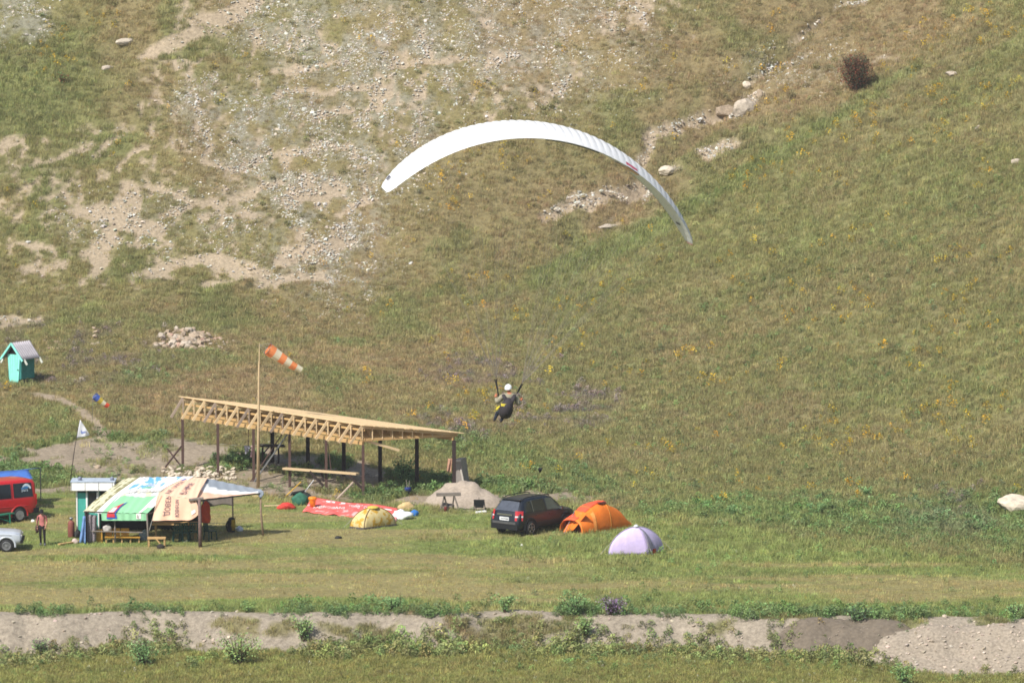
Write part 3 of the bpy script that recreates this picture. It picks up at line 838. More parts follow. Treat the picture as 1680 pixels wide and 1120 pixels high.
bag('green_bag', 'dark green bag slumped between wheelbarrow and orange bucket', 'bag', 492, 828, 24, 20, mat('green_cloth', L3(62,128,102,.55), .8, var=.3), 3)
bag('dark_bag', 'blackish bag beside the green bag at tarp end', 'bag', 503, 824, 16, 18, mat('dark_cloth', L3(50,58,56,.5), .8, var=.3), 5)
bag('red_bundle', 'crumpled red cloth bundle left of the green bag', 'cloth', 470, 835, 26, 12, mat('red_cloth', L3(228,72,62,.66), .75, var=.25), 8)
g = on(452, 831)
pk = thing('long_plank', 'pale plank lying in the grass left of red bundle', 'plank', tuple(g))
stick('board', g + Vector((-.55, 0, .05)), g + Vector((.35, .1, .05)), .12, .05, WOOD, pk)
g = on(421, 815)
pk = thing('short_plank', 'short pale board in the grass behind the bark post', 'plank', tuple(g))
stick('board', g + Vector((-.2, 0, .04)), g + Vector((.25, .05, .04)), .14, .05, WOOD, pk)

# red printed sheet
RED = mat('red_sheet', L3(255,118,112,.88), .6, var=.12, scale=2.5, trans=.1)
mottled(RED, L3(255,112,106,.86), L3(255,186,182,.9), 2.2, .60)
g = on(560, 845)
rt = thing('red_banner', 'red printed advertising sheet with white lettering draped over a low heap', 'tarp', tuple(g))
bl, br, tl, tr = on(496,841), on(650,856), P(512,817,on(512,830).y + .9), P(652,833,on(650,846).y + .9)
def red_fn(u, v, lift=0.0):
    p = (bl * (1 - u) + br * u) * (1 - v) + (tl * (1 - u) + tr * u) * v
    w = .05 * math.sin(u * 23 + v * 6) * (1 - v) + .05 * math.sin(u * 9 - v * 5) + .04 * math.sin(u * 41 + v * 11) * (1 - v)
    fr = .09 * math.sin(u * 17) * (1 - v) ** 3
    return p + Vector((0, -.1 * math.sin(u * 14) * (1 - v) - lift * .8 + fr, .03 + w * .7 + lift * .5))
mb = MB(); mb.grid(red_fn, 60, 14, two=.015); world_build(mb, 'sheet', RED, rt, True)
WPR = mat('white_print', L3(248,240,236,.85), .7)
pf = lambda u, v: red_fn(u, v, .02)
print_text('print', 'телефон', pf, .45, .69, .56, .84, WPR, rt)
print_text('print', 'реклама', pf, .08, .42, .36, .58, WPR, rt)
for u0, u1, v0, v1 in ((.18,.22,.85,.93), (.25,.28,.85,.93), (.35,.40,.84,.95), (.74,.80,.76,.84), (.82,.94,.77,.83)):
    mb = MB(); mb.grid(lambda u, v: pf(u0 + (u1 - u0) * u, v0 + (v1 - v0) * v), 3, 2); world_build(mb, 'print', WPR, rt)
g = on(513, 835)
bk = thing('orange_bucket', 'orange plastic bucket standing on the red sheet', 'bucket', (g.x, g.y, g.z + .12))
mb = MB(); mb.lathe([(.12,0),(.15,.26),(.155,.30),(.2,.34),(.21,.42),(.14,.47),(0,.48)], 16); mb.build('body', mat('orange_plastic', L3(244,150,40,.75), .45), bk, True)
mb = MB(); mb.tube([(.2 * math.cos(a), .02, .4 + .1 * math.sin(a)) for a in np.linspace(0, math.pi, 9)], .012, 5); mb.build('handle', STEEL, bk)
bag('rolled_mat', 'rolled cream and yellow mat lying right of red sheet', 'rolled mat', 666, 838, 24, 15, mat('cream_cloth', L3(222,192,138,.7), .85, var=.22), 21, depth=.35)
bag('white_sack', 'crumpled white sack with folds beside the yellow tent', 'sack', 660, 851, 30, 15, mat('white_sheet', L3(240,244,246,.85), .6, var=.1), 22, lump=.4)
bag('blue_bundle', 'bright blue bundle at the end of white sack', 'bag', 680, 846, 13, 11, mat('blue_cloth', L3(50,124,206,.7), .7, var=.2), 23)
# blue bucket with tools behind
g = on(669, 812)
bb = thing('blue_bucket', 'dark blue bucket with tools by the back pavilion post', 'bucket', tuple(g))
mb = MB(); mb.lathe([(.1,0),(.11,.1),(.15,.3),(.15,.36),(.12,.36),(.1,.1)], 14); mb.build('body', BLACKP, bb, True)
mb = MB(); mb.lathe([(.152,.2),(.165,.36),(.15,.38)], 14); mb.build('rim', mat('blue_plastic', L3(40,64,140,.6), .5), bb, True)
mb = MB(); mb.tube([(-.03,0,.3),(-.07,.05,.75)], .02, 5); mb.tube([(.05,0,.3),(.09,.02,.7)], .02, 5); mb.build('tool_handle', GREY_W, bb)
# sand heap
def heap(name, label, cx, cy, rx, ry, h, m, seed, kind=None, cat='heap', sh=1.4, n=46):
    g = on(cx, cy); mb = MB()
    def f(u, v):
        a = 2 * math.pi * u; r = v
        x, y = math.cos(a) * r * rx, math.sin(a) * r * ry
        k = fbm(np.array([g.x + x]) * 1.5, np.array([g.y + y]) * 1.5, 4, seed)[0] - .5
        q = max(0, 1 - r ** sh)
        z = h * q * (1 + .55 * k) + .12 * k * (r < .97)
        return Vector((g.x + x * (1 + .25 * k), g.y + y * (1 + .25 * k), gz(g.x + x, g.y + y) - .08 * (r > .9) + z))
    mb.grid(f, n, 22)
    o = mb
    l = Vector((g.x, g.y, g.z)); o.v = [tuple(Vector(p) - l) for p in o.v]
    ob = o.build(name, m, None, True); ob.location = l
    tag(ob, label, cat)
    return ob
SAND = mat('sand', L3(200,184,166,.58), .95, var=.16, scale=9, bump=.5)
heap('sand_heap', 'pale sand heap between pavilion corner and black car', 762, 826, 2.1, 1.5, .92, SAND, 301, sh=2.1)
bag('grey_rubble', 'small grey dirt clod pile under the trestle bench', 'clod', 733, 836, 22, 12, mat('grey_dirt', L3(150,140,130,.55), .95, var=.3, scale=12, bump=.5), 31, lump=.35)
# trestle bench
g = on(736, 838)
tb = thing('trestle_bench', 'rough trestle bench with thick plank top before the sand heap', 'bench', tuple(g))
stick('plank', P(716,811,g.y), P(756,810,g.y + .1), .28, .14, GREY_W, tb)
for px0, px1 in ((729, 722), (729, 735), (745, 741), (745, 754)):
    q = P(px0, 813, g.y); f0 = P(px1, 838, g.y)
    stick('leg', q, (f0.x, g.y + (.16 if px1 in (735, 741) else -.16), gz(f0.x, g.y) - .02), .06, .05, GREY_W, tb)
mb = MB(); q = P(731,838,g.y - .2); mb.lathe([(.07,0),(.075,.2),(.06,.23),(0,.24)], 10, (q.x, q.y, gz(q.x, q.y)))
rb = thing('red_can', 'small dark red can under the trestle bench', 'can', (q.x, q.y, gz(q.x, q.y))); world_build(mb, 'body', mat('dark_red', L3(150,60,52,.5), .5), rb, True)
# barbecue
g = on(788, 838)
bq = thing('barbecue', 'black metal barbecue trough on thin legs by the sand heap', 'barbecue', tuple(g))
mb = MB()
x0, x1, z1, z0 = P(777,820,g.y).x, P(795,820,g.y).x, P(777,820,g.y).z, P(777,832,g.y).z
vs = [(x0, g.y - .16, z1), (x1, g.y - .16, z1), (x1, g.y + .2, z1), (x0, g.y + .2, z1), (x0 + .07, g.y - .1, z0), (x1 - .05, g.y - .1, z0), (x1 - .05, g.y + .12, z0), (x0 + .07, g.y + .12, z0)]
mb.add(vs, [(0,1,5,4),(1,2,6,5),(2,3,7,6),(3,0,4,7),(4,5,6,7)])
world_build(mb, 'trough', BLACKP, bq)
for a, b, dy in ((x0 + .03, x0 + .02, -.13), (x0 + .09, x0 + .12, .15), (x1 - .04, x1 + .07, -.13), (x1 - .03, x1 + .04, .15)):
    stick('leg', (a, g.y + dy, z1 - .02), (b, g.y + dy, gz(b, g.y) - .02), .04, .04, BLACKP, bq)
stick('rod', (x0 + .25, g.y, z1 - .05), (x0 + .25, g.y + .02, z1 + .14), .02, .02, BLACKP, bq)
g = on(788, 842)
ws = thing('white_slab', 'small white board lying in front of the barbecue', 'board', tuple(g))
stick('board', P(781,840,g.y) + Vector((0,0,.0)), P(797,838,g.y + .15), .2, .06, WHITE, ws)
# concrete slab and sack by the back corner post
sy = Cc.y + .9
zt, zl = P(752,753,sy).z, gz(P(755,790,sy).x, sy)
cs = thing('cement_hopper', 'grey sheet metal hopper with pale edges standing behind the corner post', 'hopper', (P(754,790,sy).x, sy, zl))
mb = MB()
a0, a1, b0, b1 = P(744,754,sy), P(756,753,sy), P(741,792,sy), P(763,792,sy)
vs = [a0, a1, Vector((b1.x, sy, zl)), Vector((b0.x, sy, zl))]
vs2 = [p + Vector((.25, .7, 0)) for p in vs]
mb.add(vs + vs2, [(0,1,2,3),(7,6,5,4),(0,4,5,1),(1,5,6,2),(2,6,7,3),(3,7,4,0)])
world_build(mb, 'panel', mat('grey_sheet', L3(176,168,160,.66), .7, var=.15), cs)
stick('edge_rail', a1 + Vector((0,-.04,-.5)), Vector((b1.x, sy - .04, zl)), .12, .08, mat('pale_edge', L3(216,208,196,.75), .7), cs)
stick('top_rail', a0 + Vector((.05,-.04,-.05)), a1 + Vector((.0,-.04,-.05)), .12, .1, mat('pale_edge', (1,1,1)), cs)
cloth('pink_rag', 'pinkish rag hanging on the back corner post of the pavilion', 'cloth', (P(735,752,Cc.y - .1), P(742,752,Cc.y - .1), P(740,775,Cc.y - .1), P(733,772,Cc.y - .1)), mat('salmon_cloth', L3(216,168,140,.7), .9, var=.3, trans=.2), .07)
# bird
bp = P(887,771,240)
bd = thing('bird', 'small black bird flying low over the slope above the car', 'bird', tuple(bp))
mb = MB(); mb.tube([(-.05,0,-.13),(-.03,0,-.07),(0,0,.0),(.03,0,.07),(.045,0,.10),(.06,0,.125)], [.012,.035,.05,.042,.03,.006], 10); mb.build('body', BLACKP, bd, True)
for sy_ in (-1, 1):
    mb = MB(); mb.grid(lambda u, v: Vector((.02 - .09 * v - .05 * u, sy_ * .22 * u, .05 - .12 * v * (1 - .6 * u) + .05 * u)), 5, 3, two=.008); mb.build('wing', BLACKP, bd)
# ------------------------------------------------------------------ tarpaulin shelter
Yf = on(189, 892).y
sroot = on(240, 893)
sht = thing('tarpaulin_shelter', 'sagging shelter patched from printed advertising sheets on bark posts', 'shelter', tuple(sroot))
BARK = mat('bark_post', L3(140,116,110,.6), .85, var=.3, scale=9)
def post(px, top, bot, r=.05, m=BARK, Y=None, bend=0, rt=None):
    g = on(px[1], bot); t = P(px[0], top, Y or g.y)
    mb = MB(); mid = (g + t) / 2 + Vector((bend, 0, 0))
    mb.tube([Vector((g.x, g.y, g.z - .05)), mid, t], [r, r * .95, (rt or r * .8)], 8)
    return world_build(mb, 'post', m, sht, True)
post((140,140), 838, 892, .05, POST_D)
post((188,189.4), 850, 891, .04, GREY_W)
post((241,243.7), 842, 893, .045, GREY_W)
post((327,328.5), 818, 897, .085, BARK, bend=.01)
post((427,432), 806, 879, .05, mat('peeled_post', L3(176,150,128,.65), .8, var=.3, scale=7), bend=-.04)
post((381,383), 812, 869, .035, POST_D)
g328, g432 = on(328.5, 897), on(432, 879)
DR = 2.5
def quadfn(a, b, c, d, bulge=0, sag=0):
    """a,b eave left/right, d,c ridge left/right"""
    a, b, c, d = map(Vector, (a, b, c, d))
    def f(u, v, l=0.0):
        p = (a * (1 - u) + b * u) * (1 - v) + (d * (1 - u) + c * u) * v
        k = math.sin(math.pi * v)
        return p + Vector((0, -.6 * l, bulge * k - sag * math.sin(math.pi * u) * k + .012 * math.sin(u * 37 + v * 9) + l))
    return f
def painted(name, f, nu, nv, colfn, root=None, m=None, thick=.012):
    """printed sheet: flat print held as a colour attribute"""
    mb = MB(); mb.grid(f, nu, nv)
    cols = [colfn(i / nu, j / nv) for j in range(nv + 1) for i in range(nu + 1)]
    return world_build(mb, name, m or mat_attr('printed_sheet', fine=.08, fscale=3, rough=.5, spec=.25, trans=.12), root or sht, True, cols=np.array(cols))
WH, GRN, BLU = np.array(L3(248,250,250,.86)), np.array(L3(156,220,172,.8)), np.array(L3(120,188,236,.8))
OLV, CRM, PEACH = np.array(L3(170,166,120,.66)), np.array(L3(232,228,196,.8)), np.array(L3(255,208,178,.88))
# sheet 1: olive and white stripes on the left
f1_ = quadfn(P(136,839,Yf), P(167,842,Yf - .02), P(243,782,Yf + DR), P(206,784,Yf + DR), .10)
def c1(u, v):
    n = float(fbm(np.array([u * 9]), np.array([v * 26]), 3, 401)[0])
    if u > .62: c = WH
    elif .30 < u < .42 or (.12 < u < .2): c = CRM
    else: c = OLV
    if u < .55 and n > .52: c = CRM
    return c
painted('striped_sheet', f1_, 26, 40, c1)
# sheet 2: green and blue advertising banner
f2_ = quadfn(P(166,842,Yf - .03), P(242,841,Yf - .03), P(318,781,Yf + DR), P(232,783,Yf + DR), .12)
def c2(u, v):
    n = float(fbm(np.array([u * 7]), np.array([v * 7]), 4, 402)[0]); n2 = float(fbm(np.array([u * 16 + v * 9]), np.array([v * 4]), 3, 403)[0])
    if v < .40 + .02 * math.sin(u * 9): c = GRN
    elif v < .60: c = WH if n2 < .56 else CRM
    else:
        c = BLU if (n > .46 and u < .78) else WH
        if n2 > .60: c = WH
        if .3 < u < .5 and .6 < v < .68: c = np.array(L3(140,206,186,.72))
    if u > .80 and v > .12 and v < .42: c = WH
    if u < .05: c = WH if v > .4 else GRN
    return c
painted('printed_banner', f2_, 70, 60, c2)
fv = lambda u, v: P(166 + 76 * u, 842, Yf - .03).lerp(P(167 + 75 * u, 853.5, Yf - .10), 1 - v) + Vector((0, .015 * math.sin(u * 40), 0))
painted('banner_valance', fv, 40, 5, lambda u, v: GRN)
DKP, PUR, REDP, BLP = mat('dark_print', L3(120,96,100,.5), .7), mat('purple_print', L3(150,116,130,.55), .7), mat('red_print', L3(226,62,66,.66), .6), mat('blue_print', L3(52,104,200,.66), .6)
f2l = lambda u, v: f2_(u, v, .02)
f2l2 = lambda u, v: f2_(u, v, .035)
print_text('print', 'Центральный', f2l2, .12, .80, .44, .60, mat('pale_shadow_print', L3(206,214,206,.72), .7), sht)
print_text('print', 'Центральный', lambda u, v: f2_(u, v, .05), .11, .79, .455, .615, WPR, sht)
print_text('print', 'пляж', f2l, .36, .62, .66, .76, WPR, sht)
# sail emblem, bottle, orange stroke
def patch(name, f, pts, m):
    mb = MB(); mb.add([f(*p) for p in pts], [tuple(range(len(pts)))]); return world_build(mb, name, m, sht)
patch('emblem', f2l2, [(.12,.0),(.32,.0),(.31,.05),(.30,.12),(.35,.25),(.25,.17),(.16,.11)], BLP)
patch('emblem', lambda u, v: f2_(u, v, .045), [(.125,.0),(.285,.0),(.275,.12),(.305,.22),(.22,.15),(.15,.10)], REDP)
patch('emblem', lambda u, v: f2_(u, v, .055), [(.15,.01),(.26,.01),(.25,.12),(.18,.10)], WPR)
fvl = lambda u, v: fv(u, v) + Vector((0, -.02, 0))
patch('emblem', fvl, [(.11,.25),(.34,.25),(.32,1),(.12,1)], BLP)
patch('emblem', lambda u, v: fv(u, v) + Vector((0, -.03, 0)), [(.12,.5),(.295,.5),(.285,1),(.125,1)], REDP)
patch('emblem', fvl, [(.76,.25),(.86,.25),(.86,1),(.76,1)], WPR)
patch('emblem', lambda u, v: fv(u, v) + Vector((0, -.03, 0)), [(.78,.35),(.84,.35),(.835,.9),(.785,.9)], DKP)
patch('emblem', f2l, [(.80,.0),(.86,.0),(.93,.36),(.84,.36)], WPR)
patch('emblem', f2l2, [(.78,.60),(.80,.60),(.90,.80),(.93,.86),(.87,.83)], mat('orange_print', L3(228,146,110,.7), .7))
patch('emblem', f2l2, [(.90,.82),(.95,.86),(.94,.92),(.90,.88)], BLP)
# sheet 3: peach banner, roof slope and hanging front
f3_ = quadfn(P(258,812,Yf + .15), P(322,818,Yf - .05), P(341,783,Yf + DR - .1), P(303,784,Yf + DR), .06)
painted('peach_roof_sheet', f3_, 30, 20, lambda u, v: PEACH * (1.0 if (u * 8) % 1 > .06 else .9))
def f3h(u, v, l=0.0):
    """v 0 at the fold, 1 at the lower hem"""
    a = P(258,812,Yf + .14).lerp(P(321,818,Yf - .06), u)
    lowx = 250 + 78 * u
    lowy = 854 - 1.0 * math.sin(u * 3) - 13 * max(0, (u - .72) / .28) ** 2
    b = P(lowx, lowy, Yf - .22)
    return a.lerp(b, v) + Vector((0, .03 * math.sin(u * 19 + v * 2) * v - l, 0))
painted('peach_front_sheet', f3h, 30, 16, lambda u, v: PEACH * (1.0 if (u * 7) % 1 > .07 else .88))
f3t = lambda u, v: f3h(u, v, .03)
print_text('print', 'ДОВЕР', f3t, .20, .36, .80, -.02, PUR, sht, swap=True)
print_text('print', 'ювели', f3t, .47, .56, .84, .10, PUR, sht, swap=True)
f3r = lambda u, v: f3_(u, v, .03)
print_text('print', 'ИЕ ЛИДЕ', f3r, .10, .26, .10, .74, PUR, sht, swap=True)
print_text('print', 'РНЫЕ', f3r, .50, .68, .12, .66, PUR, sht, swap=True)
patch('emblem', f3t, [(.84,.62),(.93,.60),(.93,.78),(.84,.80)], WPR)
# white and grey-blue tarp running to the right-hand post
Yr = g432.y
f4_ = quadfn(P(318,820,Yf - .1), P(430,808,Yr), P(429,803,Yr + .25), P(338,784,Yf + DR), 0, .10)
def c4(u, v):
    n = float(fbm(np.array([u * 5]), np.array([v * 6]), 3, 405)[0])
    t = v + .35 * u - .1 + .3 * (n - .5)
    if t > .66: return np.array(L3(168,178,190,.72))
    if t > .38: return WH
    return PEACH * .95
painted('patched_tarp', f4_, 50, 20, c4)
mb = MB(); mb.grid(lambda u, v: P(318,819.5,Yf - .1).lerp(P(430,807,Yr), u) + Vector((0, .01, -.02 - .10 * v * (1 - .5 * u))), 30, 2, two=.02)
world_build(mb, 'dark_hem', mat('dark_hem', L3(96,92,84,.5), .8), sht)
mb = MB(); gb = on(383, 869)
mb.grid(lambda u, v: P(332,812,gb.y + .3).lerp(P(383,812,gb.y), u) + Vector((0, .03 * math.sin(9 * u), -(.48 + .05 * math.sin(u * 7)) * v)), 20, 6, two=.015)
world_build(mb, 'rear_flap', mat('grey_flap', L3(156,146,136,.6), .85, trans=.15), sht, True)
mb = MB(); mb.grid(lambda u, v: P(423 + 9 * u, 803 + 2 * u, Yr - .05) + Vector((.02 * v, -.05 * v, -.35 * v * (.4 + .6 * math.sin(math.pi * min(1, u * .8 + .2))))), 6, 5, two=.012)
world_build(mb, 'tied_corner', mat('blue_grey_sheet', L3(160,172,188,.68), .6), sht, True)
# beams, rails and dark back wall
for a, b, r, m in ((P(138,839,Yf + .03), P(243,843,Yf + .03), .035, POST_D), (P(243,843,Yf + .03), P(322,819,Yf + .1), .04, POST_D), (P(310,820,Yf - .12), P(334,817,Yf - .12), .07, GREY_W),
                   (P(150,871,Yf + .05), P(234,873,Yf + .05), .03, GREY_W), (P(206,787,Yf + DR), P(340,786,Yf + DR), .05, POST_D), (P(383,858,gb.y), P(336,858,gb.y + .4), .012, ROPE)):
    mb = MB(); mb.tube([a, b], r, 6); world_build(mb, 'rail', m, sht)
Yb = Yf + 4.4
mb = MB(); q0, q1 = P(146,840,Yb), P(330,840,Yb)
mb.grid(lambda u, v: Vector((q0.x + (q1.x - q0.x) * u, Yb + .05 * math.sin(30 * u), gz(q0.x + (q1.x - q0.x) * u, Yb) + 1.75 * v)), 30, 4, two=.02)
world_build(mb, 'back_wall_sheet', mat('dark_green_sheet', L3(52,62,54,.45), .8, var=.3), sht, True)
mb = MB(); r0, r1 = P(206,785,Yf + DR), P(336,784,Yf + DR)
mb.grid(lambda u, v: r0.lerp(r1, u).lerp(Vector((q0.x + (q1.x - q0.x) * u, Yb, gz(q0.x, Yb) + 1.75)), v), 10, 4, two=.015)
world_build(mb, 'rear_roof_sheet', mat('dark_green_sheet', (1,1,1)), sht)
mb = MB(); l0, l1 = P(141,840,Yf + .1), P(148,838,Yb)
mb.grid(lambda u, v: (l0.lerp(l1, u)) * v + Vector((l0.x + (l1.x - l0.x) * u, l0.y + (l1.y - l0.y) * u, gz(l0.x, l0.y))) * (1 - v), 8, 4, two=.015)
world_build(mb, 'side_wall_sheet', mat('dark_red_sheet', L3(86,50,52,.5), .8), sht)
mb = MB(); mb.grid(lambda u, v: P(142 + 17 * u, 843 + 2 * u, Yf + .12 + .05 * math.sin(u * 14)).lerp(P(143 + 14 * u, 890, Yf + .16 + .05 * math.sin(u * 14)), v), 14, 10, two=.012)
world_build(mb, 'speckled_curtain', mat('speckled_cloth', L3(170,160,166,.62), .9, var=.75, scale=26, trans=.1), sht, True)
stick('guy_rope', P(262,808,Yf), P(243,876,Yf - .15), .02, .02, ROPE, sht)
# ------------------------------------------------------------------ under the shelter
cloth('blue_towel', 'blue and white towel hanging at the left post of shelter', 'towel', (P(136,846,Yf - .12), P(140,846,Yf - .12), P(141,891,Yf - .2), P(130,889,Yf - .25)), mat('blue_towel', L3(130,168,222,.75), .9, var=.45, scale=3, trans=.15), .06)
def bench(name, label, cat, x0, x1, ybase, yseat, depth, m, back=None, legs=2):
    g = on((x0 + x1) / 2, ybase); r = thing(name, label, cat, tuple(g))
    a, b = P(x0, yseat, g.y), P(x1, yseat, g.y)
    a.z = b.z = (a.z + b.z) / 2
    stick('seat', a, b, depth, .06, m, r)
    for px in np.linspace(x0 + 2, x1 - 2, legs):
        q = P(px, yseat, g.y)
        for dy in (-depth * .35, depth * .35):
            stick('leg', (q.x, q.y + dy, gz(q.x, q.y) - .02), (q.x, q.y + dy, a.z - .03), .07, .05, m, r)
    return r, g, a, b
YEL = mat('yellow_ochre_board', L3(224,170,70,.66), .7, var=.15, scale=4)
# yellow panelled counter bench
g = on(196, 891); g = Vector((g.x, Yf + .75, gz(g.x, Yf + .75)))
yb = thing('yellow_bench', 'yellow wooden bench with three tall back panels behind grey rail', 'bench', tuple(g))
for x0, x1 in ((173, 184), (185.5, 197), (198.5, 212)):
    a, b = P(x0, 866, g.y), P(x1, 880, g.y)
    mb = MB(); mb.box(((a.x + b.x) / 2, g.y, (a.z + b.z) / 2), (abs(b.x - a.x), .05, abs(a.z - b.z))); world_build(mb, 'back_panel', YEL, yb)
stick('seat', P(172,881,g.y - .25), P(230,881,g.y - .25), .4, .05, YEL, yb)
for px in (174, 186, 200, 214, 228):
    q = P(px, 881, g.y - .4); stick('leg', (q.x, q.y, gz(q.x, q.y) - .02), (q.x, q.y, q.z), .06, .06, WOOD_O, yb)
stick('end_board', (P(163,868,g.y - .3).x, g.y - .3, gz(g.x, g.y)), P(162,868,g.y - .3), .10, .3, YEL, yb)
r, g2, a, b = bench('wooden_bench', 'plain wooden bench end poking out past the grey front post', 'bench', 242, 272, 896, 882, .38, WOOD_O, legs=2)
q = P(266,884,g2.y - .2); stick('brace', P(256,883,g2.y - .16), (q.x, q.y, gz(q.x, q.y) + .05), .06, .05, WOOD_O, r)
# dining table and dark green plastic chairs in the shade
gt = Vector((P(290,880,Yf + 1.6).x, Yf + 1.6, 0)); gt.z = gz(gt.x, gt.y)
tbl = thing('dining_table', 'long table standing in the shade beneath the peach sheet', 'table', tuple(gt))
stick('table_top', gt + Vector((-1.1, 0, .72)), gt + Vector((1.0, 0, .72)), .8, .05, WOOD_O, tbl)
for dx in (-.95, .85):
    for dy in (-.3, .3): stick('leg', gt + Vector((dx, dy, 0)), gt + Vector((dx, dy, .7)), .07, .07, WOOD_O, tbl)
CHG = mat('dark_green_plastic', L3(34,86,76,.5), .5)
def chair0():
    r = thing('plastic_chair', 'x', 'chair')
    mb = MB(); mb.box((0, 0, .43), (.44, .44, .04)); mb.build('seat', CHG, r)
    for i in range(4):
        mb = MB(); x = -.16 + i * .107; mb.beam((x, .21, .45), (x, .27, .86), .06, .025); mb.build('back_slat', CHG, r)
    mb = MB(); mb.beam((-.21, .265, .87), (.21, .265, .87), .04, .06); mb.build('top_rail', CHG, r)
    for sx in (-1, 1):
        for sy in (-1, 1):
            mb = MB(); mb.beam((sx * .19, sy * .19, .42), (sx * .22, sy * .22, 0), .05, .05); mb.build('leg', CHG, r)
        mb = MB(); mb.box((sx * .22, .0, .64), (.05, .42, .03)); mb.build('armrest', CHG, r)
    return r
ch = chair0()
spots = [(292, .75, 3.3, 'dark green plastic chair left of the pair at shaded table'), (303, .8, 3.0, 'dark green plastic chair second along at the shaded table'),
         (318, .95, 3.2, 'dark green plastic chair just left of thick bark post'), (345, 1.2, 2.2, 'dark green plastic chair right of thick bark post in shade')]
for k, (px, dy, rz, lab) in enumerate(spots):
    c = ch if k == 0 else copy_tree(ch)
    q = P(px, 885, Yf + dy); c.location = (q.x, q.y, gz(q.x, q.y)); c.rotation_euler = (0, 0, rz)
    tag(c, lab, 'chair', 'dark green chairs in the shelter')
def hang(name, label, cat, px, py, wpx, hpx, Y, m, seed, d=.3):
    o = bag(name, label, cat, px, py, wpx, hpx, m, seed, depth=d)
    q = P(px, py, Y); o.location = q; return o
hang('rust_red_sack', 'big rust red rounded sack hung behind the bark post', 'sack', 337, 857, 16, 36, Yf + .9, mat('rust_cloth', L3(206,78,44,.6), .8, var=.15), 41, .4)
gk = on(379, 873)
rk = thing('backpack', 'black and yellow backpack leaning on the thin rear post', 'backpack', tuple(gk))
mb = MB(); mb.tube([(0,0,0),(.0,.02,.15),(.02,.04,.45),(.03,.06,.66),(.03,.06,.7)], [.16,.2,.19,.14,.04], 12); mb.build('body', BLACKP, rk, True)
mb = MB(); mb.tube([(.08,-.08,.12),(.10,-.10,.35),(.10,-.08,.6)], [.09,.11,.08], 10); mb.build('front_pocket', mat('mustard_cloth', L3(206,170,50,.6), .8), rk, True)
mb = MB(); mb.tube([(-.14,-.1,.55),(-.22,-.14,.35),(-.16,-.12,.1)], .03, 6); mb.build('strap', BLACKP, rk, True)
bag('white_carrier_bag', 'small white carrier bag beside the black and yellow backpack', 'bag', 393, 871, 11, 9, mat('white_plastic_bag', L3(236,238,244,.8), .5), 42)
bag('grey_rucksack', 'light grey rucksack behind the grey front post', 'rucksack', 236, 886, 14, 18, mat('pale_rucksack', L3(160,172,178,.6), .8, var=.4, scale=9), 43)
bag('dark_sack', 'dark sack on the ground under the bench end', 'sack', 264, 899, 12, 8, mat('dark_sackcloth', L3(70,66,62,.5), .9), 44)
bag('white_bundle', 'whitish bundle lying on the yellow bench', 'bundle', 176, 890, 14, 12, mat('dirty_white_cloth', L3(206,200,196,.7), .9, var=.3), 45).location = P(176,872,Yf + .5)
bag('pinkish_sack', 'whitish pink sack lying beside the blue towel', 'sack', 123, 891, 10, 9, mat('pinkish_sackcloth', L3(226,204,196,.75), .9), 46)
bag('black_bag', 'black bag on the ground beside the gas cylinder', 'bag', 127, 882, 10, 15, BLACKP, 47)
g = on(115, 893)
pk = thing('ochre_plank', 'ochre brown plank lying on the grass at the shelter corner', 'plank', tuple(g))
stick('board', on(97,895) + Vector((0,0,.06)), on(134,889) + Vector((0,0,.06)), .16, .06, WOOD_O, pk)
# gas cylinder
g = on(117, 881)
gc = thing('gas_cylinder', 'rust red gas cylinder with grey valve standing beside the kiosk', 'gas cylinder', tuple(g))
mb = MB(); mb.lathe([(.14,0),(.155,.03),(.155,.62),(.14,.70),(.08,.76),(.05,.78)], 16); mb.build('body', mat('rust_paint', L3(156,92,80,.6), .7, var=.2), gc, True)
mb = MB(); mb.lathe([(.05,.76),(.05,.82),(.09,.83),(.09,.9),(.03,.92),(0,.92)], 12); mb.build('valve', STEEL, gc, True)
# kiosk
gk = on(133, 880)
kx0, kx1 = P(126,880,gk.y).x, P(163,880,gk.y).x
zt = P(126,803,gk.y).z; z0 = gz(kx0, gk.y)
kk = thing('kiosk', 'small turquoise kiosk with white flat roof behind the shelter', 'kiosk', (kx0, gk.y, z0))
TURQ = mat('turquoise_paint', L3(86,196,180,.66), .6, var=.1, scale=4)
W_, Dp, H_ = kx1 - kx0, .9, zt - z0
mb = MB(); mb.box((W_ / 2, Dp / 2, H_ / 2), (W_, Dp, H_)); mb.build('wall', TURQ, kk)
for x, w in ((.02, .05), (.47, .07), (W_ - .03, .05)):
    mb = MB(); mb.box((x, -.015, H_ / 2), (w, .04, H_ - .01)); mb.build('corner_trim', WHITE, kk)
mb = MB(); mb.box((.75, -.01, H_ - .5), (.42, .04, .72)); wn = mb.build('window', GLASS, kk)
mb = MB(); mb.box((.955, -.02, H_ - .5), (.06, .05, .78)); mb.build('frame', WHITE, wn)
mb = MB(); mb.box((W_ / 2, -.005, H_ - .08), (W_ - .06, .035, .12)); mb.build('dark_lintel', mat('dark_teal', L3(50,96,92,.5), .7), kk)
mb = MB()
rw, fz = W_ + .95, .38
mb.box((W_ / 2 + .25, Dp / 2 - .12, H_ + fz / 2), (rw, Dp + .35, fz)); rf = mb.build('roof', WHITE, kk)
for i in range(4):
    mb = MB(); mb.box((-.2 + .62 * i + .0, -.30, H_ + fz / 2), (.018, .012, fz)); mb.build('panel_joint', mat('joint_grey', L3(150,150,150,.5), .8), rf)
mb = MB(); mb.box((W_ / 2 + .25, Dp / 2 - .12, H_ + fz + .02), (rw + .06, Dp + .4, .03)); mb.build('roof_sheet', mat('pale_blue_sheet', L3(196,210,226,.72), .5), rf)
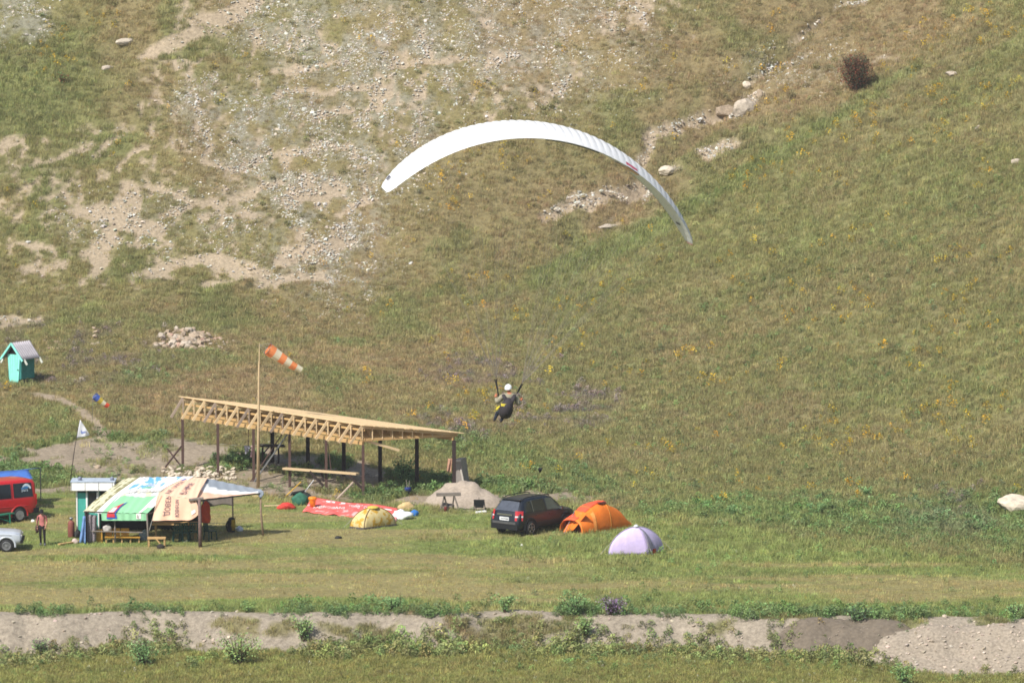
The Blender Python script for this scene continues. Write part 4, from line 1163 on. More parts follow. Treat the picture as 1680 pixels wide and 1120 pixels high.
for x in (.15, 1.62):
    mb = MB(); mb.lathe([(.09,0),(.09,.12),(.05,.16),(0,.17)], 10, (x, .2, H_ + fz + .03)); mb.build('vent', mat('vent_grey', L3(150,156,176,.6), .6), rf, True)
stick('guy_wire', P(124,806,gk.y - .5), P(124,880,gk.y - .5), .012, .012, STEEL, kk)
# ------------------------------------------------------------------ vehicles (x forward, y left, z up)
def ring(st):
    x, zb, w, zl, zk, wk, zr, wr = st
    h = [(0, zb), (.8 * w, zb), (.97 * w, zb + .09), (w, zl), (wk + .012, zk - .05), (wk, zk), ((wk + wr) / 2 + .015, (zk + zr - .05) / 2), (wr + .03, zr - .055), (wr - .06, zr), (wr * .5, zr + .018), (0, zr + .025)]
    return [Vector((x, a, b)) for a, b in h] + [Vector((x, -a, b)) for a, b in h[-2:0:-1]]
def shell(sts):
    mb = MB(); rs = [ring(s) for s in sts]; n = len(rs[0])
    vs = [p for r in rs for p in r]
    fs = [(i * n + k, i * n + (k + 1) % n, (i + 1) * n + (k + 1) % n, (i + 1) * n + k) for i in range(len(rs) - 1) for k in range(n)]
    fs += [tuple(range(n - 1, -1, -1)), tuple((len(rs) - 1) * n + k for k in range(n))]
    mb.add(vs, [tuple(reversed(f)) for f in fs])
    return mb
def at_station(sts, x):
    xs_ = [s[0] for s in sts]
    return [float(np.interp(x, xs_, [s[k] for s in sts])) for k in range(8)]
def side(sts, x, v, sgn, off=.008):
    """point on the cabin side: v 0 at the belt line, 1 at the roof edge; below 0 goes down the door"""
    s = at_station(sts, x); h = [(s[5], s[4]), ((s[5] + s[7]) / 2 + .015, (s[4] + s[6] - .05) / 2), (s[7] + .03, s[6] - .055)]
    if v < 0:
        a, b = h[0], (s[2], s[3]); t = min(1, -v); y, z = a[0] + (b[0] - a[0]) * t, a[1] + (b[1] - a[1]) * t
    elif v < .5: t = v * 2; y, z = h[0][0] + (h[1][0] - h[0][0]) * t, h[0][1] + (h[1][1] - h[0][1]) * t
    else: t = v * 2 - 1; y, z = h[1][0] + (h[2][0] - h[1][0]) * t, h[1][1] + (h[2][1] - h[1][1]) * t
    return Vector((x, sgn * (y + off), z + off * .3))
def pane(name, sts, root, x0b, x1b, x0t, x1t, sgn, m, v0=.08, v1=.93, off=.01, parent=None):
    mb = MB()
    def f(u, v):
        x = (x0b + (x1b - x0b) * u) * (1 - v) + (x0t + (x1t - x0t) * u) * v
        return side(sts, x, v0 + (v1 - v0) * v, sgn, off)
    mb.grid(f, 6, 4, two=.004 * sgn)
    return mb.build(name, m, parent or root)
def top_patch(name, sts, root, xa, xb, ya, yb, m, off=.012):
    """glass on the sloping front or rear: xa lower edge, xb upper edge; ya, yb half-widths"""
    mb = MB()
    def f(u, v):
        x = xa + (xb - xa) * v; w = ya + (yb - ya) * v; s = at_station(sts, x)
        return Vector((x + (off * 1.5 if xa > 0 else -off * 1.5), (u * 2 - 1) * w, s[6] + .02 * (1 - (u * 2 - 1) ** 2) + off))
    mb.grid(f, 6, 5)
    return mb.build(name, m, root, True)
def wheel(root, x, y, r, w, rimm, sgn, spokes=5):
    rot = Euler((R(90), 0, 0)).to_matrix()
    mb = MB(); h = w / 2
    mb.lathe([(r * .62, -h), (r * .9, -h), (r * .98, -h * .7), (r, -h * .3), (r, h * .3), (r * .98, h * .7), (r * .9, h), (r * .62, h)], 28, (x, y, r), rot, cap=False)
    t = mb.build('wheel', RUBBER, root, True)
    mb = MB(); fy = y + sgn * (h - .008)
    mb.lathe([(r * .66, -.02), (r * .66, .015), (r * .60, .02), (r * .56, -.01)], 28, (x, fy, r), rot)
    mb.lathe([(r * .15, -.02), (r * .15, .02), (0, .02)] if sgn < 0 else [(0, -.02), (r * .15, -.02), (r * .15, .02)], 14, (x, fy, r), rot)
    if spokes:
        for k in range(spokes):
            a = 2 * math.pi * k / spokes + .3
            mb.beam((x + math.cos(a) * r * .1, fy, r + math.sin(a) * r * .1), (x + math.cos(a) * r * .6, fy, r + math.sin(a) * r * .6), r * .17, .03)
    mb.build('rim', rimm, t)
    mb = MB(); mb.lathe([(r * .64, -.005), (0.001, -.005), (0.001, .005), (r * .64, .005)], 24, (x, fy - sgn * .012, r), rot)
    mb.build('brake_disc' if spokes else 'hub_plate', BLACKP if spokes else rimm, t)
    return t
def arch(root, x, sgn, w, r, m, r0=None):
    """flared wheel arch: dark well and a lip"""
    mb = MB(); rot = Euler((R(90), 0, 0)).to_matrix(); r0 = r0 or r + .06
    n = 22; vs, fs = [], []
    for k in range(n + 1):
        a = math.pi * 1.1 * k / n - math.pi * .05
        for rr, yy in ((r0, w - .25), (r0, w + .012), (r0 + .075, w + .012), (r0 + .085, w - .05)):
            vs.append((x + math.cos(a) * rr, sgn * yy, r + math.sin(a) * rr))
    for k in range(n):
        for j in range(3): fs.append((k * 4 + j, k * 4 + j + 1, (k + 1) * 4 + j + 1, (k + 1) * 4 + j))
    mb.add(vs, fs); a_ = mb.build('wheel_arch', m, root, True)
    mb = MB(); c = [(x + math.cos(t) * r0, sgn * (w + .004), r + math.sin(t) * r0) for t in np.linspace(-.25, math.pi + .25, 24)]
    mb.add(c, [tuple(range(24))]); mb.build('wheel_well', mat('black_well', (.006, .006, .006), .95), a_)
RIM = mat('alloy_rim', L3(176,170,166,.7), .35, .5, var=.08)
CHROME = mat('chrome', L3(200,204,208,.8), .2, .9, var=.03)
REDL = mat('red_lamp', L3(220,34,40,.66), .2, var=.1, spec=.6, coat=.5)
# ---- dark sport utility car
NAVY = mat('dark_blue_black_paint', L3(32,40,52,.55), .42, var=.05, spec=.4, coat=.35)
S1 = [(-2.16,.42,.74,.58,.68,.72,.70,.66),(-2.12,.36,.82,.58,.84,.80,.86,.74),(-2.06,.34,.86,.60,1.02,.82,1.04,.74),(-1.98,.34,.885,.62,1.05,.83,1.13,.73),(-1.62,.33,.90,.62,1.05,.84,1.58,.60),(-1.35,.33,.90,.62,1.045,.845,1.64,.60),(-.6,.28,.905,.60,1.03,.85,1.675,.61),(.1,.28,.905,.60,1.01,.85,1.67,.61),(.45,.28,.905,.60,1.0,.85,1.62,.60),(.78,.28,.905,.60,.99,.85,1.36,.66),(1.12,.30,.905,.60,.98,.84,1.06,.74),(1.3,.32,.90,.60,.96,.83,1.02,.74),(1.75,.32,.88,.60,.90,.80,.96,.70),(2.0,.34,.83,.58,.80,.74,.87,.62),(2.12,.36,.76,.55,.68,.66,.72,.55),(2.16,.42,.68,.52,.58,.6,.6,.5)]
rr_, fr_ = on(868, 877.5), on(932, 866)
hd = math.atan2(fr_.y - rr_.y, fr_.x - rr_.x)
cdir, rdir = Vector((math.cos(hd), math.sin(hd), 0)), Vector((math.sin(hd), -math.cos(hd), 0))
ctr = rr_ + cdir * 1.32 - rdir * .78
suv = thing('parked_suv', 'black sport utility car parked beside the orange tent, seen from behind', 'car', (ctr.x, ctr.y, gz(ctr.x, ctr.y) - .01), hd)
tilt = (gz(*(ctr + cdir * 1.3).xy) - gz(*(ctr - cdir * 1.3).xy)) / 2.6
rollz = (gz(*(ctr + rdir * .8).xy) - gz(*(ctr - rdir * .8).xy)) / 1.6
suv.rotation_euler = (rollz, -tilt, hd)
mb = shell(S1); body = mb.build('body', NAVY, suv, True)
for p in body.data.polygons: p.use_smooth = True
for sgn in (-1, 1):
    dk = mat('dark_glass', (1,1,1)); lt = GLASS_L
    pane('side_window', S1, suv, -1.72, -1.15, -1.50, -1.12, sgn, dk)
    pane('side_window', S1, suv, -1.02, -.18, -1.0, -.18, sgn, dk)
    pane('side_window', S1, suv, -.06, .95, -.06, .48, sgn, lt)
    pane('window_trim', S1, suv, -1.08, -1.05, -1.06, -1.03, sgn, CHROME, .04, .95, .014)
    for xg in (-1.06, -.12, .98):
        mb = MB(); mb.grid(lambda u, v: side(S1, xg + .012 * (u - .5) + (-.12 * (1 - v) if xg < -1 else 0), -1 + (1.0 if xg > .9 else 1.02) * v, sgn, .004), 1, 6); mb.build('door_gap', mat('black_well', (.006,)*3), suv)
    for xh in (-.85, .12):
        mb = MB(); q = side(S1, xh, -.32, sgn, .02); mb.box(q, (.2, .03, .035)); mb.build('door_handle', NAVY, suv)
    mb = MB(); mb.grid(lambda u, v: Vector((-1.0 + 1.95 * u, sgn * (.908 + .012 * math.sin(math.pi * v)), .38 + .2 * v)), 8, 4); mb.build('side_cladding', BLACKP, suv, True)
    for xw in (-1.32, 1.31):
        arch(suv, xw, sgn, .905, .34, BLACKP)
        wheel(suv, xw, sgn * .822, .345, .225, RIM, sgn)
    mb = MB(); mb.tube([(-1.55, sgn * .55, 1.64), (-1.3, sgn * .56, 1.71), (-.5, sgn * .57, 1.735), (.2, sgn * .57, 1.72), (.42, sgn * .56, 1.66)], .022, 6); mb.build('roof_rail', BLACKP, suv, True)
    # tail lamps wrap the corner
    mb = MB()
    def lamp(u, v):
        z = .74 + .44 * v; s = at_station(S1, -2.04)
        a = u * 1.25
        return Vector((-2.17 + .30 * math.sin(a) ** 2 * .9 + .08 * v, sgn * (.62 + .30 * math.sin(a) - .03 * v), z))
    mb.grid(lamp, 8, 6); lm = mb.build('tail_lamp', REDL, suv, True)
    mb = MB(); mb.grid(lambda u, v: lamp(u, .34 + .16 * v) + Vector((-.006, sgn * .006, 0)), 8, 2); mb.build('reversing_lens', mat('clear_lens', L3(226,220,220,.75), .15, spec=.6), lm, True)
    # mirror
    mb = MB(); q = side(S1, .86, .05, sgn, .1); mb.tube([q + Vector((0, -sgn * .1, -.03)), q + Vector((.0, 0, .02)), q + Vector((.02, sgn * .07, .06))], [.03, .07, .08], 8); mr = mb.build('mirror', NAVY, suv, True)
    mb = MB(); mb.box(q + Vector((-.075, sgn * .03, .04)), (.01, .13, .11)); mb.build('mirror_glass', CHROME, mr)
    mb = MB(); mb.grid(lambda u, v: Vector((2.1 - .32 * u + .02 * v, sgn * (.6 + .2 * u), .66 + .13 * v)), 4, 3); mb.build('headlamp', mat('clear_lens', (1,1,1)), suv)
top_patch('rear_window', S1, suv, -1.99, -1.66, .66, .53, mat('tail_glass', L3(104,110,122,.5), .12, spec=.6))
top_patch('windscreen', S1, suv, 1.08, .5, .68, .56, GLASS_L)
mb = MB(); mb.box((-2.09, 0, .44), (.16, 1.56, .26)); mb.build('rear_bumper', BLACKP, suv)
mb = MB(); mb.box((-2.16, 0, .615), (.06, 1.36, .10)); mb.build('bumper_pad', mat('grey_plastic', L3(110,110,110,.5), .6), suv)
mb = MB(); mb.box((-2.125, .0, .985), (.03, .88, .07)); mb.build('chrome_strip', CHROME, suv)
mb = MB(); mb.box((-2.16, .0, .80), (.02, .54, .15)); pl = mb.build('number_plate', mat('plate_white', L3(236,238,240,.85), .5), suv)
mb = MB()
for k_, w_ in ((0,.035),(1,.05),(2,.045),(3,.05),(4,.04),(5,.045),(6,.06)): mb.box((-2.172, .21 - .07 * k_, .80), (.004, w_, .07 if k_ else .055))
mb.build('plate_print', mat('plate_grey', L3(120,120,124,.6), .6), pl)
mb = MB(); mb.box((-1.62, 0, 1.625), (.2, 1.1, .035)); mb.build('spoiler', NAVY, suv)
mb = MB(); mb.box((0, 0, .3), (3.6, 1.3, .1)); mb.build('underbody', mat('black_well', (1,1,1)), suv)
# ---- red van
VRED = mat('red_paint', L3(222,40,44,.68), .35, var=.07, spec=.4, coat=.5)
S2 = [(-2.46,.42,.80,.6,1.05,.80,1.5,.70),(-2.42,.36,.88,.6,1.08,.87,1.80,.74),(-2.34,.34,.915,.6,1.10,.90,1.90,.74),(-2.0,.33,.92,.6,1.10,.905,1.935,.75),(0,.32,.92,.6,1.10,.905,1.94,.75),(.9,.32,.92,.6,1.10,.905,1.92,.75),(1.15,.32,.92,.6,1.09,.90,1.86,.73),(1.75,.33,.915,.6,1.05,.89,1.20,.80),(1.85,.33,.91,.6,1.0,.88,1.10,.80),(2.3,.36,.86,.6,.86,.82,.92,.74),(2.42,.42,.78,.56,.7,.74,.74,.68)]
wv = on(30, 855); hv = R(180 + 36)
vd, vl = Vector((math.cos(hv), math.sin(hv), 0)), Vector((-math.sin(hv), math.cos(hv), 0))
c = wv + vd * 1.5 - vl * .80
van = thing('red_van', 'red passenger van with tinted windows at the left edge', 'van', (c.x, c.y, gz(c.x, c.y) - .01), hv)
shell(S2).build('body', VRED, van, True)
VG = mat('tinted_glass', L3(42,46,52,.35), .1, var=.3, scale=3, spec=.6)
for sgn in (-1, 1):
    pane('side_window', S2, van, -2.26, -1.22, -2.20, -1.22, sgn, VG, .06, .90)
    pane('side_window', S2, van, -1.08, .1, -1.08, .1, sgn, VG, .06, .90)
    pane('side_window', S2, van, .3, 1.4, .3, 1.08, sgn, VG, .06, .88)
    for xw in (-1.5, 1.45):
        arch(van, xw, sgn, .925, .33, VRED, .40)
        wheel(van, xw, sgn * .848, .33, .21, mat('steel_wheel', L3(176,178,182,.65), .4, .3), sgn, 0)
    mb = MB(); mb.grid(lambda u, v: Vector((-2.0 + 3.6 * u, sgn * (.926 + .01 * math.sin(3.14 * v)), .72 + .05 * v)), 4, 3); mb.build('side_rib', VRED, van, True)
    mb = MB(); mb.box((-2.43, sgn * .84, 1.0), (.06, .12, .5)); mb.build('tail_lamp', REDL, van)
    for xg in (-1.15, .2):
        mb = MB(); mb.grid(lambda u, v: side(S2, xg + .014 * (u - .5), -1 + 1.95 * v, sgn, .003), 1, 8); mb.build('door_gap', mat('black_well', (1,)*3), van)
    mb = MB(); q = side(S2, 1.3, .1, sgn, .12); mb.box(q, (.08, .18, .24)); mb.build('mirror', BLACKP, van)
mb = MB(); mb.box((-2.42, 0, .48), (.3, 1.86, .24)); mb.build('rear_bumper', BLACKP, van)
mb = MB(); mb.box((2.4, 0, .48), (.2, 1.7, .24)); mb.build('front_bumper', BLACKP, van)
top_patch('windscreen', S2, van, 1.72, 1.18, .78, .68, VG)
mb = MB(); mb.grid(lambda u, v: Vector((-2.475 + .05 * v, -.62 + 1.24 * u, 1.16 + .5 * v)), 2, 2); mb.build('rear_window', VG, van)
mb = MB(); mb.box((0, 0, .33), (4.0, 1.3, .1)); mb.build('underbody', mat('black_well', (1,)*3), van)
# window sticker: white canopy over blue stroke and lettering
fs_ = lambda x, v: side(S2, x, v, 1, .022)
mb = MB(); arc = [(a, 1.0) for a in np.linspace(2.75, .15, 13)]
o_, i_ = [], []
for a, _ in arc:
    o_.append(fs_(-1.98 - .25 * math.cos(a) + .05, .50 + .34 * math.sin(a))); i_.append(fs_(-1.93 - .20 * math.cos(a) + .03, .48 + .22 * math.sin(a)))
mb.add(o_ + i_, [(k, k + 1, 13 + k + 1, 13 + k) for k in range(12)]); mb.build('sticker', mat('sticker_white', L3(214,228,240,.8), .5), van)
mb = MB(); mb.add([fs_(-1.62, .62), fs_(-1.66, .50), fs_(-2.0, .55), fs_(-2.08, .68), fs_(-1.9, .70)], [(0,1,2,3,4)]); mb.build('sticker', mat('sticker_blue', L3(70,136,196,.7), .5), van)
print_text('sticker', 'para', lambda u, v: fs_(-1.66 - .34 * u, .34 + .16 * v), 0, 1, 0, 1, mat('sticker_white', (1,)*3), van, world=False)
# ---- pale blue-white saloon
PALE = mat('pale_grey_blue_paint', L3(206,214,224,.72), .35, var=.04, spec=.45, coat=.4)
S3 = [(-2.0,.36,.72,.55,.78,.7,.80,.62),(-1.92,.3,.78,.55,.84,.75,.88,.64),(-1.3,.28,.80,.55,.88,.77,.92,.64),(-1.1,.28,.80,.55,.89,.77,.98,.62),(-.75,.26,.805,.55,.9,.77,1.36,.54),(-.3,.26,.805,.55,.9,.77,1.42,.55),(.25,.26,.805,.55,.9,.77,1.38,.55),(.75,.26,.805,.55,.89,.77,.96,.66),(.95,.28,.80,.55,.87,.77,.91,.66),(1.6,.3,.79,.55,.83,.76,.87,.66),(1.9,.32,.77,.55,.78,.74,.82,.64),(1.98,.36,.72,.52,.7,.68,.72,.6)]
ww = on(11, 904.5); hw = R(2)
c = ww - Vector((math.cos(hw), math.sin(hw), 0)) * 1.32 - Vector((math.sin(hw), -math.cos(hw), 0)) * .68
sal = thing('pale_saloon', 'pale bluish white saloon car cut off by the left edge', 'car', (c.x, c.y, gz(c.x, c.y) - .01), hw)
shell(S3).build('body', PALE, sal, True)
for sgn in (-1, 1):
    pane('side_window', S3, sal, -1.0, -.25, -.75, -.25, sgn, VG); pane('side_window', S3, sal, -.18, .68, -.18, .22, sgn, VG)
    for xw in (-1.1, 1.32):
        arch(sal, xw, sgn, .805, .29, PALE, .355)
        wheel(sal, xw, sgn * .748, .29, .17, mat('steel_wheel', (1,)*3), sgn, 0)
    mb = MB(); mb.tube([side(S3, 1.55, -.3, sgn, .012) + Vector((0,0,0)), side(S3, -1.6, -.3, sgn, .012)], .012, 5); mb.build('side_trim', STEEL, sal)
    mb = MB(); q = side(S3, .62, .15, sgn, .08); mb.box(q, (.06, .12, .1)); mb.build('mirror', BLACKP, sal)
    mb = MB(); mb.lathe([(.09,0),(.09,.03),(0,.05)], 12, (1.96, sgn * .5, .66), Euler((0, R(90), 0)).to_matrix()); mb.build('headlamp', mat('clear_lens', (1,)*3), sal, True)
mb = MB(); mb.box((2.0, 0, .47), (.12, 1.56, .12)); mb.build('front_bumper', BLACKP, sal)
mb = MB(); mb.box((-2.0, 0, .47), (.12, 1.56, .12)); mb.build('rear_bumper', STEEL, sal)
top_patch('windscreen', S3, sal, .74, .28, .66, .52, VG); top_patch('rear_window', S3, sal, -1.09, -.78, .6, .5, VG)
mb = MB(); mb.box((0, 0, .28), (3.4, 1.2, .1)); mb.build('underbody', mat('black_well', (1,)*3), sal)
# ---- blue awning behind the van
yb_ = c.y
ga = wv + Vector((0, 3.4, 0)); aw0 = P(56, 782, ga.y)
BLUE = mat('blue_tarpaulin', L3(84,134,220,.7), .6, var=.08, trans=.15)
awn = thing('blue_awning', 'blue tarpaulin awning rising behind the red van', 'awning', (aw0.x - 2, ga.y, gz(aw0.x - 2, ga.y)))
rl, rr2 = P(-60, 777, ga.y + .9), P(46, 769.5, ga.y + 1.3)
el, er = P(-70, 799, ga.y - .5), P(54, 784, ga.y - .2)
mb = MB(); mb.grid(lambda u, v: (el * (1 - u) + er * u) * (1 - v) + (rl * (1 - u) + rr2 * u) * v + Vector((0, 0, .015 * math.sin(u * 30))), 20, 4, two=.02); world_build(mb, 'roof_sheet', BLUE, awn, True)
b0, b1 = el + Vector((0, 3.0, .1)), er + Vector((.1, 3.0, .1))
mb = MB(); mb.grid(lambda u, v: (rl * (1 - u) + rr2 * u) * (1 - v) + (b0 * (1 - u) + b1 * u) * v, 12, 3, two=.02); world_build(mb, 'roof_sheet', BLUE, awn, True)
for q in (er + Vector((-.05, 0, 0)), el, b0, b1): stick('pole', (q.x, q.y, gz(q.x, q.y) - .05), (q.x, q.y, q.z), .05, .05, STEEL, awn)
# ---- green bench by the van
g = on(17, 859); GRB = mat('green_bench_paint', L3(42,136,106,.6), .6)
gb_ = thing('green_bench', 'narrow green painted bench in front of the red van', 'bench', tuple(g))
stick('seat', P(-14,847,g.y - .5), P(21,841,g.y + .35), .3, .06, GRB, gb_)
stick('leg', P(16,843,g.y), (g.x, g.y, g.z - .02), .08, .05, GRB, gb_); stick('leg', P(14,843,g.y + .25), (g.x - .05, g.y + .25, g.z - .02), .08, .05, GRB, gb_)
stick('brace', P(-6,848,g.y - .3), P(16,855,g.y), .06, .05, GRB, gb_); q = P(-11,848,g.y - .4); stick('leg', q, (q.x, q.y, gz(q.x, q.y) - .02), .08, .05, GRB, gb_)
bag('white_rag', 'white rag lying on grass behind the walking person', 'rag', 54, 856, 6, 5, WHITE, 61)
# ------------------------------------------------------------------ tents
def dome(name, label, corners, hpx, m_fn, seam, peak_shift=(0, 0), nseg=12, bul=.05, exps=1.0):
    c = [on(*p) for p in corners[:3]]; c.append(c[0] + c[2] - c[1]); c[3].z = gz(c[3].x, c[3].y)
    ctr = sum(c, Vector()) / 4; H = hpx * ctr.y / FPX
    ctr = ctr + Vector((*peak_shift, 0))
    t = thing(name, label, 'tent', tuple(ctr))
    def pole(i, v, k=1.0):
        a = v * math.pi / 2; h = math.cos(a) ** 1.08
        return Vector((ctr.x + (c[i].x - ctr.x) * h, ctr.y + (c[i].y - ctr.y) * h, c[i].z * h + ctr.z * (1 - h) + H * math.sin(a) * k))
    for i in range(4):
        j = (i + 1) % 4
        mid = ((c[i] + c[j]) / 2 - ctr); mid.z = 0; mid.normalize()
        def f(u, v):
            p = pole(i, v).lerp(pole(j, v), u)
            b = math.sin(math.pi * u) * math.sin(math.pi * min(1, v * 1.05 + .02))
            return p + mid * bul * b * 2.2 - Vector((0, 0, .10 * b * (1 - v) * .6)) + mid * .012 * math.sin(u * 25 + v * 8)
        mb = MB(); mb.grid(f, 12, nseg, two=.012); world_build(mb, 'canopy_panel', m_fn[i % len(m_fn)], t, True)
        mb = MB(); mb.tube([pole(i, v, 1.01) + Vector((0, 0, .01)) for v in np.linspace(0, 1, 13)], .018, 6); world_build(mb, 'pole_sleeve', seam, t, True)
    return t, c, ctr, H, pole
LAV = mat('lavender_nylon', L3(226,208,250,.92), .6, var=.05, bump=.5, trans=.2)
LAV2 = mat('shaded_lavender_nylon', L3(206,194,232,.84), .6, var=.05, bump=.5, trans=.2)  # darker copy of the lavender: the right panel's shade is in the colour
lt_, cL, ctL, HL, poleL = dome('lavender_tent', 'pale lavender dome tent with shade-tinted side panel on the grass', ((998,911),(1064,910),(1089,905)), 45, [LAV, LAV2, LAV, LAV], mat('grey_seam', L3(170,168,186,.7), .7))
mb = MB(); mb.grid(lambda u, v: poleL(1, .15 + .75 * v).lerp(poleL(2, .15 + .75 * v), .02 + .28 * u * (1 - .5 * v)) + Vector((.05, -.10, 0)), 4, 10); world_build(mb, 'door_flap', mat('grey_flap_nylon', L3(150,148,166,.65), .7), lt_, True)
mb = MB(); mb.lathe([(.14,0),(.10,.06),(.04,.10),(0,.11)], 12, (ctL.x, ctL.y, ctL.z + HL + .0)); world_build(mb, 'top_vent', mat('pale_vent', L3(216,220,224,.8), .6), lt_, True)
mb = MB(); mb.grid(lambda u, v: cL[1].lerp(cL[2], .25 + .2 * u) + Vector((.02, -.09, .04 + .22 * v)), 2, 2); world_build(mb, 'red_tag', REDL, lt_)
YELT = mat('yellow_patterned_nylon', L3(240,212,130,.78), .7, var=.1, scale=5, bump=.5, trans=.15)
mottled(YELT, L3(238,218,158,.78), L3(226,178,66,.72), 4.5, .54)
yt, cY, ctY, HY, poleY = dome('yellow_tent', 'small yellow patterned dome tent in front of the red sheet', ((574,866),(597,869),(650,862)), 33, [YELT], mat('brown_seam', L3(150,120,80,.6), .8))
for i in (0, 1):
    stick('groundsheet_edge', cY[i] + Vector((0, -.02, .04)), cY[i + 1] + Vector((0, -.02, .04)), .05, .10, mat('grey_groundsheet', L3(120,112,108,.5), .8), yt)
mb = MB(); mb.lathe([(.30,-.04),(.24,.03),(.1,.06),(0,.065)], 14, (ctY.x, ctY.y, ctY.z + HY)); world_build(mb, 'top_vent', mat('yellow_cap', L3(220,196,90,.7), .7), yt, True)
# guy lines and pegs
def guys(t, pairs):
    for a, b in pairs:
        b = Vector((b.x, b.y, gz(b.x, b.y))); stick('guy_line', a, b, .014, .014, ROPE, t); stick('peg', b + Vector((0, 0, -.06)), b + Vector((.02, 0, .07)), .02, .02, STEEL, t)
guys(lt_, [(poleL(i, .55), cL[i] + (cL[i] - ctL) * .35) for i in (0, 1, 2)])
guys(yt, [(poleY(i, .5), cY[i] + (cY[i] - ctY) * .3) for i in (0, 2)])
# orange tunnel tent
ORG, ORR = mat('orange_nylon', L3(255,138,48,.92), .55, var=.05, bump=.5, trans=.2), mat('red_orange_nylon', L3(248,104,70,.84), .55, var=.05, bump=.5, trans=.2)
p0 = on(957, 877); p1 = on(1049, 863)
ax = Vector((p1.x - p0.x, p1.y - p0.y, 0)); LT = ax.length; ax.normalize(); bx_ = Vector((-ax.y, ax.x, 0))
o0 = p0 + bx_ * .62
ot = thing('orange_tent', 'large orange tunnel tent with raised awning beside the black car', 'tent', tuple(o0))
prof = [(-.02,.62,.70),(.10,.86,.72),(.24,1.14,.74),(.38,1.34,.74),(.5,1.28,.72),(.66,1.05,.66),(.82,.66,.56),(.95,.22,.42),(1.0,.03,.34)]
def tun(s, v, k=1.0):
    h = float(np.interp(s, [p[0] for p in prof], [p[1] for p in prof])) * k; w = float(np.interp(s, [p[0] for p in prof], [p[2] for p in prof])) * k
    a = math.pi * v; cx_ = math.cos(a); e = .8
    q = p0 + ax * (LT * s) + bx_ * (.74 - w * math.copysign(abs(cx_) ** e, cx_))
    q.z = gz(q.x, q.y) + h * math.sin(a) ** .82 + .022 * math.sin(s * 31 + v * 9) * math.sin(math.pi * v) - .05 * math.sin(math.pi * min(1, abs(s * 4 % 1))) * math.sin(math.pi * v)
    return q
mb = MB(); mb.grid(lambda u, v: tun(-.02 + 1.02 * u, v), 30, 24, two=-.012); world_build(mb, 'flysheet', ORG, ot, True)
mb = MB(); mb.grid(lambda u, v: tun(-.03 + .56 * u, .40 + .34 * v, 1.012) + Vector((0, 0, .012)), 16, 10, two=-.006); world_build(mb, 'roof_panel', ORR, ot, True)
for s_ in (.0, .24, .5):
    mb = MB(); mb.tube([tun(s_, v, 1.012) for v in np.linspace(0, 1, 19)], .022, 6); world_build(mb, 'pole_sleeve', mat('orange_seam', L3(226,150,60,.7), .7), ot, True)
mb = MB(); mb.grid(lambda u, v: tun(.37 + .14 * u, .36 + .05 * v, 1.03) + Vector((0, -.03, .05)), 6, 3, two=.01); world_build(mb, 'vent', mat('dark_vent', L3(110,56,40,.45), .8), ot)
mb = MB(); mb.grid(lambda u, v: tun(.36 + .16 * u, .37 + .07 * v, 1.03) + Vector((0, -.02, .05)), 6, 3, two=.01); world_build(mb, 'vent_hood', ORR, ot)
f0_, f1__ = tun(-.02, .5), tun(-.02, .12)
awp = [P(944,837,p0.y + .9), P(964,841,p0.y + .2), P(941,869,p0.y + .3), P(922,875,p0.y + .8)]
mb = MB(); mb.grid(lambda u, v: (awp[0] * (1 - u) + awp[1] * u) * (1 - v) + (awp[3] * (1 - u) + awp[2] * u) * v + Vector((0, .06 * math.sin(u * 12), 0)), 10, 8, two=.012); world_build(mb, 'awning_flap', ORG, ot, True)
mb = MB(); mb.grid(lambda u, v: tun(.02 + .02 * u, v * .96 + .02, .9) + ax * .25 * 0, 2, 16); 
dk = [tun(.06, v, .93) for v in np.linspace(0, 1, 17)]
mb = MB(); mb.add(dk, [tuple(range(17))]); world_build(mb, 'interior_shade', mat('interior_shade_orange', L3(150,70,40,.5), .8), ot)  # dark panel in the open front: interior shade put in as colour
mb = MB(); mb.grid(lambda u, v: tun(.19 + .05 * u, .02 + .28 * v, 1.02) + Vector((0, -.03, 0)), 3, 8); world_build(mb, 'door_strip', mat('pale_orange_strip', L3(255,164,84,.88), .6), ot, True)
stick('awning_pole', on(925,876), P(943,838,p0.y + .9), .025, .025, STEEL, ot)
bag('dark_mat', 'dark blue mat lying at the orange tent entrance', 'mat', 948, 873, 20, 3, mat('navy_cloth', L3(70,76,96,.5), .9), 71)
